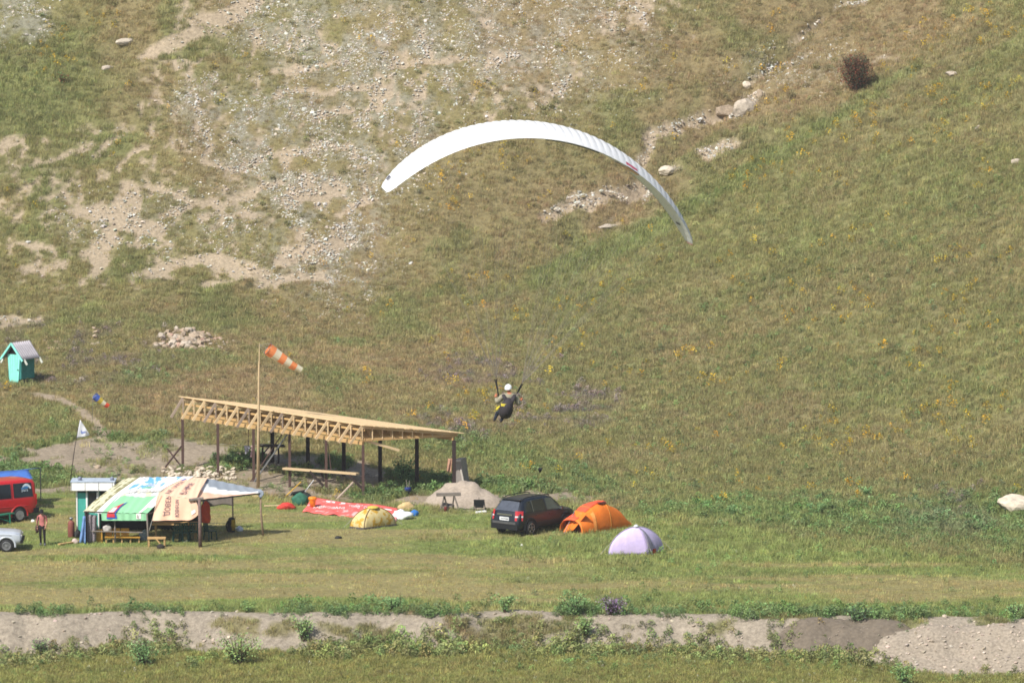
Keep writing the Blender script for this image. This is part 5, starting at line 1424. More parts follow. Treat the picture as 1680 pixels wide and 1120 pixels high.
# ------------------------------------------------------------------ people
SKIN = mat('skin', L3(206,150,126,.7), .6, var=.05)
def limb(mb, pts, rad, n=10, m=0):
    """smooth tapered limb through the joints"""
    pts = [Vector(p) for p in pts]; q, r = [], []
    for i in range(len(pts) - 1):
        a, b = pts[i], pts[i + 1]
        a0 = pts[i - 1] if i else a; b1 = pts[i + 2] if i + 2 < len(pts) else b
        for k in range(5):
            t = k / 5
            q.append(.5 * ((2 * a) + (b - a0) * t + (2 * a0 - 5 * a + 4 * b - b1) * t * t + (3 * a - a0 - 3 * b + b1) * t ** 3)); r.append(rad[i] * (1 - t) + rad[i + 1] * t)
    q.append(pts[-1]); r.append(rad[-1])
    mb.tube(q, r, n, m)
def figure(root, J, segs, mats, head, hands, name='body'):
    """skin-modifier body over a joint graph; faces take the material of the nearest bone"""
    names = list(J); idx = {n: i for i, n in enumerate(names)}
    me = bpy.data.meshes.new('rig'); me.from_pydata([J[n][0] for n in names], [(idx[a], idx[b]) for a, b, _ in segs], []); me.update()
    ob = bpy.data.objects.new('rig', me); COL.objects.link(ob)
    sk = ob.modifiers.new('s', 'SKIN'); sk.use_smooth_shade = True
    for i, n in enumerate(names):
        r = J[n][1]; me.skin_vertices[0].data[i].radius = r if isinstance(r, tuple) else (r, r)
        me.skin_vertices[0].data[i].use_root = (i == 0)
    sb = ob.modifiers.new('b', 'SUBSURF'); sb.levels = 2
    bpy.context.view_layer.update()
    ev = bpy.data.meshes.new_from_object(ob.evaluated_get(bpy.context.evaluated_depsgraph_get()))
    mb = MB(); vs = [v.co.copy() for v in ev.vertices]
    bones = [(Vector(J[a][0]), Vector(J[b][0]), m) for a, b, m in segs]
    def near(p):
        best, bm_ = 1e9, 0
        for a, b, m in bones:
            d = b - a; t = max(0, min(1, (p - a).dot(d) / (d.length_squared + 1e-9))); e = (p - a - d * t).length
            if e < best: best, bm_ = e, m
        return bm_
    mb.v = [tuple(v) for v in vs]; mb.f = [tuple(p.vertices) for p in ev.polygons]; mb.m = [near(p.center) for p in ev.polygons]
    bpy.data.objects.remove(ob)
    # head: skull, jaw, nose, ears, eyes, mouth
    hc, hf, up = Vector(head[0]), Vector(head[1]).normalized(), Vector(head[2]).normalized()
    sd_ = hf.cross(up).normalized(); up = sd_.cross(hf)
    M3 = Matrix((sd_, hf, up)).transposed()
    import bmesh
    bm = bmesh.new(); bmesh.ops.create_uvsphere(bm, u_segments=18, v_segments=12, radius=1)
    hv_ = []
    for v in bm.verts:
        x, y, z = v.co; x *= .075 * (1 - .22 * max(0, -z)); y *= .098 * (1 - .1 * max(0, -z)); z *= .118
        g_ = math.exp(-((x / .018) ** 2 + ((z + .012) / .03) ** 2)) if y > 0 else 0
        y += .024 * g_
        hv_.append(hc + M3 @ Vector((x, y, z)))
    fs = [tuple(v.index for v in f.verts) for f in bm.faces]; bm.free()
    mb.add(hv_, fs, 0)
    for s in (-1, 1):
        mb.tube([hc + M3 @ Vector((s * .074, -.005, -.03)), hc + M3 @ Vector((s * .084, -.012, .0)), hc + M3 @ Vector((s * .076, -.01, .03))], [.008, .014, .009], 6, 0)
        mb.box(hc + M3 @ Vector((s * .03, .094, .012)), (.022, .012, .01), M3, len(mats) - 1)
    mb.box(hc + M3 @ Vector((0, .09, -.06)), (.04, .012, .008), M3, len(mats) - 1)
    # hands: palm and five fingers each, curled
    for wr, dirv, nrm in hands:
        w, d, n_ = Vector(wr), Vector(dirv).normalized(), Vector(nrm).normalized()
        sdv = d.cross(n_).normalized(); n_ = sdv.cross(d)
        mb.tube([w, w + d * .04, w + d * .085], [.026, .036, .034], 8, 0)
        for k, ln in enumerate((.062, .072, .068, .054)):
            b = w + d * .08 + sdv * (.027 - .018 * k)
            mb.tube([b, b + d * ln * .5 + n_ * .012, b + d * ln * .8 + n_ * .036, b + d * ln * .7 + n_ * .055], [.0095, .009, .008, .006], 6, 0)
        b = w + d * .03 + sdv * .03
        mb.tube([b, b + sdv * .028 + d * .022, b + sdv * .03 + d * .05 + n_ * .02], [.012, .011, .008], 6, 0)
    l = Vector(root.location); mb.v = [tuple(Vector(p) - l) for p in mb.v]
    o = mb.build(name, mats, root, True)
    return o, hc, M3
FACE = mat('face_mark', L3(96,56,50,.5), .7)
# walking person in pink
g1 = on(69.5, 895); H = 1.64
def W(dx, dy, z): return Vector((g1.x + dx, g1.y + dy, g1.z + z))
wk_ = thing('person', 'person in pink top and black trousers walking with head bowed', 'person', tuple(g1))
J = {'pelvis': (W(0,0,.90), (.135,.10)), 'waist': (W(0,.0,1.05), (.118,.085)), 'chest': (W(-.01,-.02,1.25), (.15,.10)), 'collar': (W(-.01,-.03,1.38), (.10,.07)), 'neck': (W(-.015,-.06,1.45), .05), 'skull': (W(-.02,-.09,1.51), .055),
     'hipL': (W(.085,0,.86), .095), 'kneeL': (W(.10,-.05,.48), .062), 'ankL': (W(.115,-.02,.09), .045), 'toeL': (W(.125,-.17,.035), .036),
     'hipR': (W(-.085,0,.86), .095), 'kneeR': (W(-.085,.0,.48), .062), 'ankR': (W(-.075,.1,.10), .045), 'toeR': (W(-.085,-.06,.035), .036),
     'shL': (W(.155,-.02,1.34), .058), 'elL': (W(.215,.02,1.08), .042), 'wrL': (W(.165,-.17,.90), .028),
     'shR': (W(-.175,-.02,1.34), .058), 'elR': (W(-.225,.05,1.08), .042), 'wrR': (W(-.22,.0,.84), .028)}
SG = [('pelvis','waist',1),('waist','chest',1),('chest','collar',1),('collar','neck',0),('neck','skull',0),('pelvis','hipL',2),('hipL','kneeL',2),('kneeL','ankL',2),('ankL','toeL',3),
      ('pelvis','hipR',2),('hipR','kneeR',2),('kneeR','ankR',2),('ankR','toeR',3),('collar','shL',1),('shL','elL',1),('elL','wrL',0),('collar','shR',1),('shR','elR',1),('elR','wrR',0)]
PINK, BLKT = mat('pink_top', L3(214,132,128,.7), .85, var=.12, scale=12), mat('black_trousers', L3(44,40,42,.5), .85)
_, hc, M3 = figure(wk_, J, SG, [SKIN, PINK, BLKT, mat('grey_shoe', L3(110,112,122,.55), .7), FACE], (W(-.02,-.10,1.56), (0,-.85,-.5), (0,-.5,.85)), [(W(.165,-.17,.90), (-.1,-.2,-1), (-.6,.2,0)), (W(-.22,.0,.84), (.05,-.1,-1), (.8,0,0))])
l1 = Vector(wk_.location)
mb = MB()
mb.grid(lambda u, v: hc + M3 @ Vector((.088 * math.cos(2 * math.pi * u) * math.cos(v * 1.57), (.108 * math.sin(2 * math.pi * u)) * math.cos(v * 1.57) - .008, .015 + .118 * math.sin(v * 1.57))), 16, 6)
world_build(mb, 'cap', mat('dark_cap', L3(46,44,50,.5), .85), wk_, True)
mb = MB(); mb.grid(lambda u, v: hc + M3 @ Vector((-.075 + .15 * u, .085 + .075 * v * math.sin(math.pi * u) ** .5, .045 - .02 * v)), 6, 3, two=.006); world_build(mb, 'cap_peak', mat('dark_cap', (1,)*3), wk_)
mb = MB(); mb.grid(lambda u, v: hc + M3 @ Vector(((.081) * math.cos(math.pi * (1.0 + u)), -.035 + .078 * math.sin(math.pi * (1.0 + u)), .03 - .11 * v)), 12, 4, two=.008); world_build(mb, 'hair', mat('dark_hair', L3(70,52,44,.5), .8), wk_, True)
mb = MB(); c = W(-.235, .05, .80); mb.tube([c + Vector((0,0,-.22)), c + Vector((0,0,-.1)), c + Vector((0,0,.06)), c + Vector((.02,0,.16))], [.05,.085,.08,.03], 10)
hb = thing('shoulder_bag', 'dark brownish bag carried at the hip of the walking person', 'bag', tuple(W(-.235,.05,.58))); world_build(mb, 'pouch', mat('maroon_cloth', L3(96,66,68,.5), .8), hb, True)
mb = MB(); mb.tube([W(-.235,.05,.92), W(-.20,.08,1.2), W(-.15,.06,1.405), W(-.15,-.09,1.36), W(-.21,-.05,1.1), W(-.235,.0,.92)], .012, 6); world_build(mb, 'strap', mat('maroon_cloth', (1,)*3), hb, True)

# ------------------------------------------------------------------ paraglider and its pilot
DP = 187.5
PP = lambda px, py, d=0.0: P(px, py, DP + d)
pil = thing('person', 'paraglider pilot in white helmet and khaki jacket hanging in harness', 'person', tuple(PP(828,676)))
J = {'pelvis': (PP(828,674,.08), (.16,.13)), 'waist': (PP(830.5,665,.06), (.15,.11)), 'chest': (PP(834,655,.04), (.18,.12)), 'collar': (PP(835.5,648,.04), (.11,.08)), 'neck': (PP(835.5,643.5,.05), .058), 'skull': (PP(834.5,639,.06), .06),
     'shL': (PP(824.5,649.5,.0), .105), 'elL': (PP(815.0,660.5,-.06), .09), 'wrL': (PP(813.8,652.5,.16), .05),
     'shR': (PP(846,650,.04), .10), 'elR': (PP(850,664.0,-.02), .082), 'wrR': (PP(854.5,658,.18), .048),
     'hipL': (PP(822,676,.12), .105), 'kneeL': (PP(816,677,.42), .075), 'ankL': (PP(812,687,.30), .052), 'toeL': (PP(810.5,690,.44), .042),
     'hipR': (PP(831,677,.14), .105), 'kneeR': (PP(827,679.5,.46), .075), 'ankR': (PP(822.5,689.5,.34), .052), 'toeR': (PP(821.5,692,.48), .042)}
SG2 = [('pelvis','waist',1),('waist','chest',1),('chest','collar',1),('collar','neck',0),('neck','skull',0),('pelvis','hipL',2),('hipL','kneeL',2),('kneeL','ankL',2),('ankL','toeL',3),('pelvis','hipR',2),('hipR','kneeR',2),('kneeR','ankR',2),('ankR','toeR',3),
       ('collar','shL',1),('shL','elL',1),('elL','wrL',1),('collar','shR',1),('shR','elR',1),('elR','wrR',1)]
KH, JEAN = mat('khaki_jacket', L3(170,164,142,.66), .85, var=.12, scale=10), mat('dark_jeans', L3(46,56,74,.5), .85, var=.15, scale=12)
_, hc, M3 = figure(pil, J, SG2, [mat('sunburnt_skin', L3(214,138,104,.7), .6), KH, JEAN, mat('grey_boot', L3(120,110,112,.55), .8), FACE], (PP(834,637,.07), (.25,.95,-.1), (0,.1,1)),
    [(PP(813.8,652,.22), (-.05,.1,1), (.4,.8,0)), (PP(855,657.5,.22), (.2,.1,.9), (-.4,.8,0))])
mb = MB(); mb.grid(lambda u, v: hc + M3 @ Vector((.128 * math.cos(2 * math.pi * u) * math.sin(.12 + v * 1.62), -.008 + .142 * math.sin(2 * math.pi * u) * math.sin(.12 + v * 1.62), .018 + .135 * math.cos(.12 + v * 1.62) * 1.0 - .045 * max(0, -math.sin(2 * math.pi * u)) * v * v)), 24, 12)
mb.add([hc + M3 @ Vector((0, -.008, .153))], []); world_build(mb, 'helmet', mat('white_helmet', L3(246,247,248,.86), .3, var=.02, coat=.4), pil, True)
mb = MB(); mb.tube([hc + M3 @ Vector((0, -.008, .148)), hc + M3 @ Vector((0, -.008, .155))], [.02, .016], 10)
world_build(mb, 'helmet_button', mat('white_helmet', (1,)*3), pil, True)
# canopy frame: x across the span, y forward, z up
YAW, ROLL, PIT, SC_, RAD, HALF, CH, CX, CY = (.254, .188, .073, 1.0, 7.568, .857, 2.6, 900.2, 219.0)
RW = Matrix.Rotation(YAW, 3, 'Z') @ Matrix.Rotation(ROLL, 3, 'Y') @ Matrix.Rotation(PIT, 3, 'X')
W0 = P(CX, CY, DP + .3)
def foil(c):
    """closed airfoil outline, chord fraction c 0..1 upper; returns thickness up and down"""
    t = .17
    yt = 5 * t * (.2969 * math.sqrt(c) - .126 * c - .3516 * c * c + .2843 * c ** 3 - .1036 * c ** 4)
    cam_ = .045 * (1 - (2 * c - .8) ** 2) if c < 1 else 0
    return cam_ + yt, cam_ - yt * .75
def wing_pt(s, c, side_, puff=0.0):
    """s -1..1 across, c 0 nose .. 1 tail"""
    a = HALF * s
    ch = CH * (.285 + .715 * math.sqrt(max(0, 1 - abs(s) ** 2.3)))
    u, d = foil(c); z = (u + puff * (.25 + math.sin(math.pi * min(1, c * 1.1 + .05)))) if side_ > 0 else (d - puff * .5 * math.sin(math.pi * c))
    r = RAD * SC_ * (1 - .04 * s * s) + z * ch
    yy = (.30 - c) * ch - .661 * abs(s) ** 3
    q = Vector((r * math.sin(a), yy, r * math.cos(a) * (1.0) - RAD * SC_))
    return W0 + RW @ q
gl = thing('paraglider', 'white paraglider wing arching above its pilot, red tab under right half', 'paraglider', tuple(W0))
WINGM = mat('white_ripstop', L3(250,251,252,.86), .55, var=.015, trans=.22)
NC = 46
cs_up = [0, .015, .05, .11, .2, .32, .45, .6, .75, .88, 1.0]
cs_lo = [.02, .05, .1, .2, .35, .55, .75, .9, 1.0]
for k in range(NC):
    s0, s1 = -1 + 2 * k / NC, -1 + 2 * (k + 1) / NC
    mb = MB(); vs, fs = [], []; na = 5
    chain = [(c, 1) for c in reversed(cs_up)] + [(c, -1) for c in cs_lo]
    for j in range(na):
        t = j / (na - 1); pf_ = .010 * math.sin(math.pi * t) ** .7 if 0 < t < 1 else 0
        for c, sd in chain: vs.append(wing_pt(s0 + (s1 - s0) * t, c, sd, pf_))
    n = len(chain)
    for j in range(na - 1):
        for i in range(n - 1): fs.append((j * n + i, j * n + i + 1, (j + 1) * n + i + 1, (j + 1) * n + i))
    if k == 0: fs.append(tuple(range(n)))
    if k == NC - 1: fs.append(tuple(range((na - 1) * n, na * n)))
    mb.add(vs, fs); world_build(mb, 'cell', WINGM, gl, True)
# seams between cells, trailing edge trim, red tab, tip print
mb = MB()
for k in range(1, NC):
    s = -1 + 2 * k / NC
    a = [wing_pt(s - .0016, c, 1, .004) for c in cs_up]; b = [wing_pt(s + .0016, c, 1, .004) for c in cs_up]
    mb.add(a + b, [(i, i + 1, len(a) + i + 1, len(a) + i) for i in range(len(a) - 1)])
o = world_build(mb, 'seam', mat('seam_grey', L3(232,235,236,.82), .7), gl); o['kind'] = 'stuff'
TRIM = mat('black_trim', L3(50,46,48,.5), .8)
for k in range(int(NC * .46), int(NC * .62)):
    s0, s1 = -1 + 2 * k / NC, -1 + 2 * (k + 1) / NC; sm_ = (s0 + s1) / 2
    mb = MB(); e = .012
    mb.add([wing_pt(s0, .97, -1) + RW @ Vector((0, 0, -e)), wing_pt(s1, .97, -1) + RW @ Vector((0, 0, -e)), wing_pt(s1, 1, -1) + RW @ Vector((0, -.02, -e)), wing_pt(sm_, 1, -1) + RW @ Vector((0, -.07, -.02)), wing_pt(s0, 1, -1) + RW @ Vector((0, -.02, -e))], [(0,1,2,3,4)])
    world_build(mb, 'trailing_edge_trim', TRIM, gl)
def under(name, s0, s1, c0, c1, m):
    mb = MB(); mb.grid(lambda u, v: wing_pt(s0 + (s1 - s0) * u, c0 + (c1 - c0) * v, -1, .02) + RW @ Vector((0, 0, -.015)), 4, 6); return world_build(mb, name, m, gl)
under('red_tab', .385, .475, .25, 1.0, REDL)
mb = MB(); mb.grid(lambda u, v: wing_pt(.39 + .075 * u, .84 + .17 * v, 1, .012) + RW @ Vector((0, 0, .012)), 4, 4); world_build(mb, 'red_tab', REDL, gl)
under('dark_print', .86, .875, .4, .65, mat('grey_print', L3(120,120,136,.55), .7))
under('pink_tip', .985, 1.0, .3, 1.0, mat('pale_pink', L3(240,190,180,.75), .7))
mb = MB(); f_ = lambda u, v: wing_pt(-.955 + .03 * u, .35 + .35 * v, 1, .03)
for a, b in ((0, .22), (.40, .5)):
    mb.grid(lambda u, v: f_(v * .9, a + (b - a) * u), 2, 2)
world_build(mb, 'tip_print', mat('grey_print', L3(120,120,136,.55), .7), gl)
# air intakes along the nose
mb = MB()
for k in range(3, NC - 3):
    s0, s1 = -1 + 2 * (k + .12) / NC, -1 + 2 * (k + .88) / NC
    mb.grid(lambda u, v: wing_pt(s0 + (s1 - s0) * u, .012 + .05 * v, -1) + RW @ Vector((0, .012, -.012)), 1, 2)
o = world_build(mb, 'air_intakes', TRIM, gl); o['kind'] = 'stuff'
# risers, lines
rt_ = {-1: (PP(818,651,.12), PP(814,621.5,.15)), 1: (PP(848,645,.10), PP(856,629,.15))}
for sgn, (a, b) in rt_.items():
    mb = MB(); mb.beam(a, b, .055, .03); mb.beam(a + Vector((.02, .05, 0)), b + Vector((.05 * sgn, .08, -.02)), .03, .02); world_build(mb, 'riser', BLACKP, gl)
    mb = MB()
    for ci in (.12, .34, .6, .95):
        for q in range(5):
            sa = sgn * (.1 + .19 * q); mid = b.lerp(wing_pt(sa, ci, -1), .62)
            mb.tube([b, mid], .0034, 4, cap=False)
            for w_ in (-.045, .045):
                mb.tube([mid, wing_pt(max(-.985, min(.985, sa + w_)), ci, -1)], .0016, 4, cap=False)
    o = world_build(mb, 'suspension_lines', mat('line_grey', L3(170,160,150,.6), .7), gl); o['kind'] = 'stuff'
    h = PP(814,648.5,.24) if sgn < 0 else PP(855.5,654,.24)
    mb = MB(); mb.tube([h, b + Vector((0, .05, .05))], .003, 4); mb.tube([h + Vector((-.05,0,0)), h + Vector((.05,0,0))], .014, 6); world_build(mb, 'brake_handle', mat('red_handle', L3(190,60,50,.6), .7), gl)
# harness: back shell, seat pod, shoulder straps, yellow band
HB = mat('harness_black', L3(70,65,70,.55), .8, var=.15)
mb = MB(); mb.tube([PP(836,654,-.10), PP(834.5,659,-.15), PP(832,665,-.20), PP(830,672,-.20), PP(829,678,-.10), PP(829,682.5,.08)], [.10,.17,.215,.25,.225,.10], 16, sx=1.0)
world_build(mb, 'seat_pod', HB, gl, True)
for a, b, c in (((825.5,647.5),(828,652),(832,660)), ((844.5,647.5),(842,653),(838,661))):
    mb = MB(); mb.tube([PP(*a,-.06), PP(*b,-.15), PP(*c,-.24)], [.065,.085,.09], 8, sx=.6); world_build(mb, 'shoulder_strap', HB, gl, True)
YB = mat('yellow_band', L3(226,208,70,.75), .7, var=.06)
mb = MB(); mb.grid(lambda u, v: PP(822 + 10.2 * u, 661.5 + 1.2 * u + 4.2 * v, -.395 + .02 * (2 * u - 1) ** 2 + .03 * (1 - u)), 6, 2, two=.01); world_build(mb, 'yellow_band', YB, gl)
mb = MB(); mb.grid(lambda u, v: PP(814.5 + 5.5 * u, 668 - 3.4 * u + 5 * v * (1 - .4 * u), -.14 - .16 * u), 4, 2, two=.01); world_build(mb, 'side_pocket', YB, gl)
mb = MB(); mb.grid(lambda u, v: PP(838 + 3.5 * u, 664.5 + 3.5 * v, -.31 + .12 * u), 3, 2, two=.01); world_build(mb, 'side_pocket', mat('olive_band', L3(150,144,56,.6), .8), gl)

# ------------------------------------------------------------------ flag, windsocks
g = on(115, 792)
fl = thing('pennant_flag', 'white triangular pennant with blue emblem on a thin leaning pole', 'flag', tuple(g))
mb = MB(); mb.tube([g, P(122,738,g.y), P(131,687,g.y)], [.022,.018,.012], 6); world_build(mb, 'pole', POST_D, fl, True)
a, b, c = P(131.5,688,g.y), P(125,719.5,g.y), P(147,713,g.y + .15)
ff = lambda u, v, l=0: (a.lerp(b, v)).lerp(a.lerp(b, .5) * 0 + c + (b - a) * .05 * (v - .5), u) + Vector((0, .05 * math.sin(u * 7) * u - l, 0))
mb = MB(); mb.grid(lambda u, v: ff(u * .98, v), 10, 8, two=.008); world_build(mb, 'cloth', mat('white_flag', L3(246,247,252,.95), .8, trans=.25, var=.03), fl, True)
mb = MB(); mb.grid(lambda u, v: ff(.25 + .4 * u, .42 + .2 * v + .1 * math.sin(u * 5), .02), 8, 2); world_build(mb, 'emblem', mat('pale_blue_print', L3(150,166,226,.75), .8), fl)
mb = MB(); mb.grid(lambda u, v: ff(.62 + .1 * math.sin(3.14 * v) + .04 * u, .2 + .6 * v, .03), 1, 8); world_build(mb, 'emblem', mat('dark_print', (1,)*3), fl)
def windsock(name, label, p0_, p1_, r0, r1, bands, pole, top, m_pole, rp):
    r = thing(name, label, 'windsock', tuple(pole[0]))
    mb = MB(); mb.tube(pole, rp, 8); world_build(mb, 'pole', m_pole, r, True)
    d = (p1_ - p0_); n = len(bands); ax_ = d.normalized(); s1 = ax_.cross(Vector((0,0,1))).normalized(); s2 = s1.cross(ax_)
    for k, m in enumerate(bands):
        def f(u, v):
            t = (k + v) / n; q = p0_ + d * t + Vector((0, 0, -.05 * math.sin(math.pi * t))); rr = (r0 + (r1 - r0) * t) * (1 + .05 * math.sin(6.28 * u * 3 + t * 9))
            return q + s1 * rr * math.cos(6.2832 * u) + s2 * rr * math.sin(6.2832 * u)
        mb = MB(); mb.grid(f, 18, 4); world_build(mb, 'band', m, r, True)
    mb = MB(); mb.tube([p0_ + s1 * r0 * math.cos(t) + s2 * r0 * math.sin(t) for t in np.linspace(0, 6.2832, 19)], .012, 5); world_build(mb, 'hoop', STEEL, r, True)
    mb = MB()
    for t in (0, 1.57, 3.14, 4.71): mb.tube([top, p0_ + s1 * r0 * math.cos(t) + s2 * r0 * math.sin(t)], .004, 4)
    world_build(mb, 'bridle', ROPE, r)
    return r
WO, WWH = mat('orange_sock', L3(255,160,100,.92), .7, trans=.3, var=.04), mat('cream_sock', L3(248,244,216,.82), .7, trans=.3, var=.03)
g = on(423.5, 800)
windsock('windsock', 'large orange and white striped windsock on a tall wooden pole', P(440,572,g.y), P(494,607,g.y + .4), .31, .15, [WO, WWH, WO, WWH, WO, WWH],
    [g, P(424,700,g.y), P(425,600,g.y), P(425.4,590,g.y), P(425.5,563,g.y)], P(425.5,565,g.y), WOOD, [.085,.065,.05,.028,.014])
g = on(151, 700)
windsock('windsock', 'small windsock banded blue, yellow, white and red above the footpath', P(155.5,649,g.y), P(177.5,666,g.y + .2), .19, .12,
    [mat('blue_sock', L3(96,128,226,.85), .7, trans=.25), mat('yellow_sock', L3(240,214,90,.76), .7, trans=.25), WWH, mat('red_sock', L3(252,100,66,.85), .7, trans=.25)],
    [g, P(152,660,g.y), P(152.5,646,g.y)], P(152.5,646,g.y), STEEL, [.012,.009,.006])

# ------------------------------------------------------------------ outhouse
g = on(23, 631)
oh = thing('outhouse', 'turquoise plank outhouse with grey corrugated gable roof at the left', 'outhouse', tuple(g), -R(36))
T1 = mat('mint_paint', L3(150,240,224,.82), .6, var=.08, scale=4, rand=.05); T2 = mat('mint_paint_shaded', L3(76,166,158,.66), .65, var=.12, scale=4)  # second paint is a darker copy: the side walls' shade in its colour
zt_, zf = 1.62, .30
def wx(z): return .30 + .14 * z / zt_
for k in range(5):
    mb = MB(); u0, u1 = -1 + .4 * k + .015, -1 + .4 * (k + 1) - .015
    f = [(u0 * wx(0), 0, 0), (u1 * wx(0), 0, 0), (u1 * wx(zt_), 0, zt_), (u0 * wx(zt_), 0, zt_)]
    mb.add(f + [(x, .04, z) for x, _, z in f], [(0,1,2,3),(7,6,5,4),(0,4,5,1),(1,5,6,2),(2,6,7,3),(3,7,4,0)]); mb.build('door_plank', T1, oh)
mb = MB(); mb.box((.30, -.03, .82), (.06, .04, .05)); mb.build('door_handle', BLACKP, oh)
mb = MB(); f = [(-.42,.06,zf),(.42,.06,zf),(.46,.06,zt_ + .02),(-.46,.06,zt_ + .02)]; b = [(x, 1.15, z) for x, _, z in f]
mb.add(f + b, [(0,1,2,3),(7,6,5,4),(0,4,5,1),(1,5,6,2),(2,6,7,3),(3,7,4,0)]); mb.build('wall', T2, oh)
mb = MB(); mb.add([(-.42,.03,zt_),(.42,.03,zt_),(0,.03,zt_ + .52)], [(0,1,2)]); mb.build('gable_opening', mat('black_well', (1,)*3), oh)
for k in range(3):
    mb = MB(); mb.box((.455, .6, zf + .22 + k * .42), (.02, 1.05, .39)); mb.build('side_plank', T2, oh)
mb = MB(); mb.box((.15, .75, .13), (.6, .7, .3)); mb.build('foundation', GREY_W, oh)
for sgn in (-1, 1):
    mb = MB()
    def rf(u, v):
        y = -.18 + 1.5 * u
        return Vector((sgn * (.0 + .74 * v), y, zt_ + .62 - .86 * v + .025 * math.sin(u * 1.5 / .17 * 6.2832)))
    mb.grid(rf, 72, 4, two=.012 * sgn); mb.build('corrugated_roof', mat('grey_slate', L3(206,200,206,.66), .85, var=.1), oh, True)
    mb = MB(); mb.beam((0, -.2, zt_ + .6), (sgn * .78, -.2, zt_ - .30), .05, .10); mb.build('barge_board', T1, oh)
    for y in (.02, 1.25):
        mb = MB(); mb.beam((sgn * .70, y, zt_ - .22), (sgn * .92, y, zt_ - .50), .06, .10); mb.build('rafter_tail', mat('pale_rafter', L3(220,224,212,.75), .8), oh)

# ------------------------------------------------------------------ stones
ST = [mat('stone_tan', L3(196,176,152,.64), .9, var=.25, scale=5, bump=.6, rand=.12), mat('stone_grey', L3(204,190,172,.68), .9, var=.25, scale=5, bump=.6, rand=.12), mat('stone_pink', L3(206,172,152,.64), .9, var=.25, scale=5, bump=.6, rand=.12), mat('stone_cream', L3(226,212,190,.70), .9, var=.2, scale=5, bump=.5, rand=.1)]
SMS = []
for k in range(8):
    sm_ = stone_mesh('pile_stone', 700 + k, 1.0, 1, .72); SMS.append(sm_)
_sv = {}
def stone_of(k, mi):
    if (k, mi) not in _sv:
        m_ = SMS[k].copy(); m_.materials.clear(); m_.materials.append(ST[mi]); _sv[(k, mi)] = m_
    return _sv[(k, mi)]
def pile(name, label, pts, ctr, choices):
    g = on(*ctr); r = thing(name, label, 'stone pile', tuple(g)); rs = random.Random(hash(ctr) % 999)
    for px, py, up, sz in pts:
        q = on(px, py); o = bpy.data.objects.new('stone', stone_of(rs.randrange(8), rs.choice(choices))); COL.objects.link(o)
        o.parent = r; o.location = q + Vector((0, 0, up)) - g
        o.rotation_euler = (rs.uniform(-.5, .5), rs.uniform(-.5, .5), rs.uniform(0, 6.28)); o.scale = (sz * rs.uniform(.8, 1.35), sz * rs.uniform(.8, 1.2), sz * rs.uniform(.7, 1.1))
    return r
rs = random.Random(12)
pts = []
for _ in range(165):
    px = rs.triangular(246, 396, 310); lo = 576 - (abs(px - 300) / 95) ** 2 * 8; hi = np.interp(px, [244, 262, 290, 330, 360, 395], [560, 545, 538, 540, 550, 562])
    t = rs.random(); py = lo - (lo - hi) * t * .8
    pts.append((px, py, rs.uniform(.0, .30) * (1 if px < 345 else .4), rs.uniform(.11, .30) * (1 if px < 335 else .6)))
pile('stone_pile', 'long heap of tan and grey field stones on the slope above windsock', pts, (310, 572), [0, 0, 1, 2])
pts = [(rs.uniform(268, 385), rs.uniform(772, 792), rs.uniform(0, .22), rs.uniform(.07, .19)) for _ in range(170)]
pile('rubble_heap', 'cream rubble stones heaped at the foot of front pavilion posts', pts, (325, 785), [3, 3, 3, 0])
pts = [(px, 759 + (px - 440) * .13 + rs.uniform(-3, 3), .02, rs.uniform(.06, .13)) for px in np.linspace(440, 700, 46)]
pile('stone_row', 'row of small whitish stones along the back pavilion posts', pts, (560, 775), [3, 1])
pts = [(156, 567, .05, .24), (152, 566, .05, .22), (160, 566, .06, .2), (156, 562, .35, .20), (158, 563, .62, .17), (155, 562, .80, .15)]
pile('cairn', 'small cairn of stacked stones on the slope near the outhouse', pts, (156, 568), [0, 1, 2])
pts = [(rs.uniform(74, 100), rs.uniform(560, 576), .02, rs.uniform(.08, .17)) for _ in range(22)]
pile('stone_scatter', 'low scatter of tan stones between outhouse and cairn', pts, (88, 574), [0, 2])
def boulder(name, label, px, py, wpx, hpx, mi, seed, sink=.3, rz=0, dep=.8):
    g = on(px, py); sc = g.y / FPX
    m_ = stone_mesh('boulder', seed, 1.0, 3, .75); m_.materials.append(ST[mi]); 
    o = bpy.data.objects.new(name, m_); COL.objects.link(o); o.location = g + Vector((0, 0, hpx * sc * (.5 - sink)))
    o.scale = (wpx * sc / 1.9, wpx * sc / 1.9 * dep, hpx * sc / 1.5); o.rotation_euler = (0, 0, rz)
    return tag(o, label, 'boulder')
boulder('boulder', 'large rounded grey boulder jutting from the gully slope', 1219, 183, 50, 32, 1, 801, .34, dep=.6)
boulder('boulder', 'smaller grey boulder touching the left of the large rounded one', 1190, 186, 36, 24, 0, 802, .34, dep=.6)
boulder('boulder', 'upright tan stone just right of the large rounded boulder', 1247, 158, 14, 20, 0, 803)
boulder('boulder', 'pale stone above the large rounded boulder', 1225, 143, 15, 14, 3, 804)
boulder('boulder', 'cream boulder beside the paraglider right wing at the gully', 1094, 285, 26, 22, 3, 805)
boulder('boulder', 'flat pale slab on the slope below the wing tip', 1000, 374, 36, 10, 1, 806, rz=.5)
boulder('boulder', 'long pale rock on the upper left slope', 208, 74, 46, 16, 3, 807, rz=.7, dep=.35)
boulder('boulder', 'thin grey rock below the long pale one', 176, 114, 30, 9, 1, 808, rz=.7, dep=.35)
boulder('boulder', 'big whitish rock in tall grass at the right edge', 1664, 840, 74, 34, 3, 809, .15)
boulder('boulder', 'single tan stone lying on bare earth behind the kiosk', 160, 767, 10, 7, 0, 810)
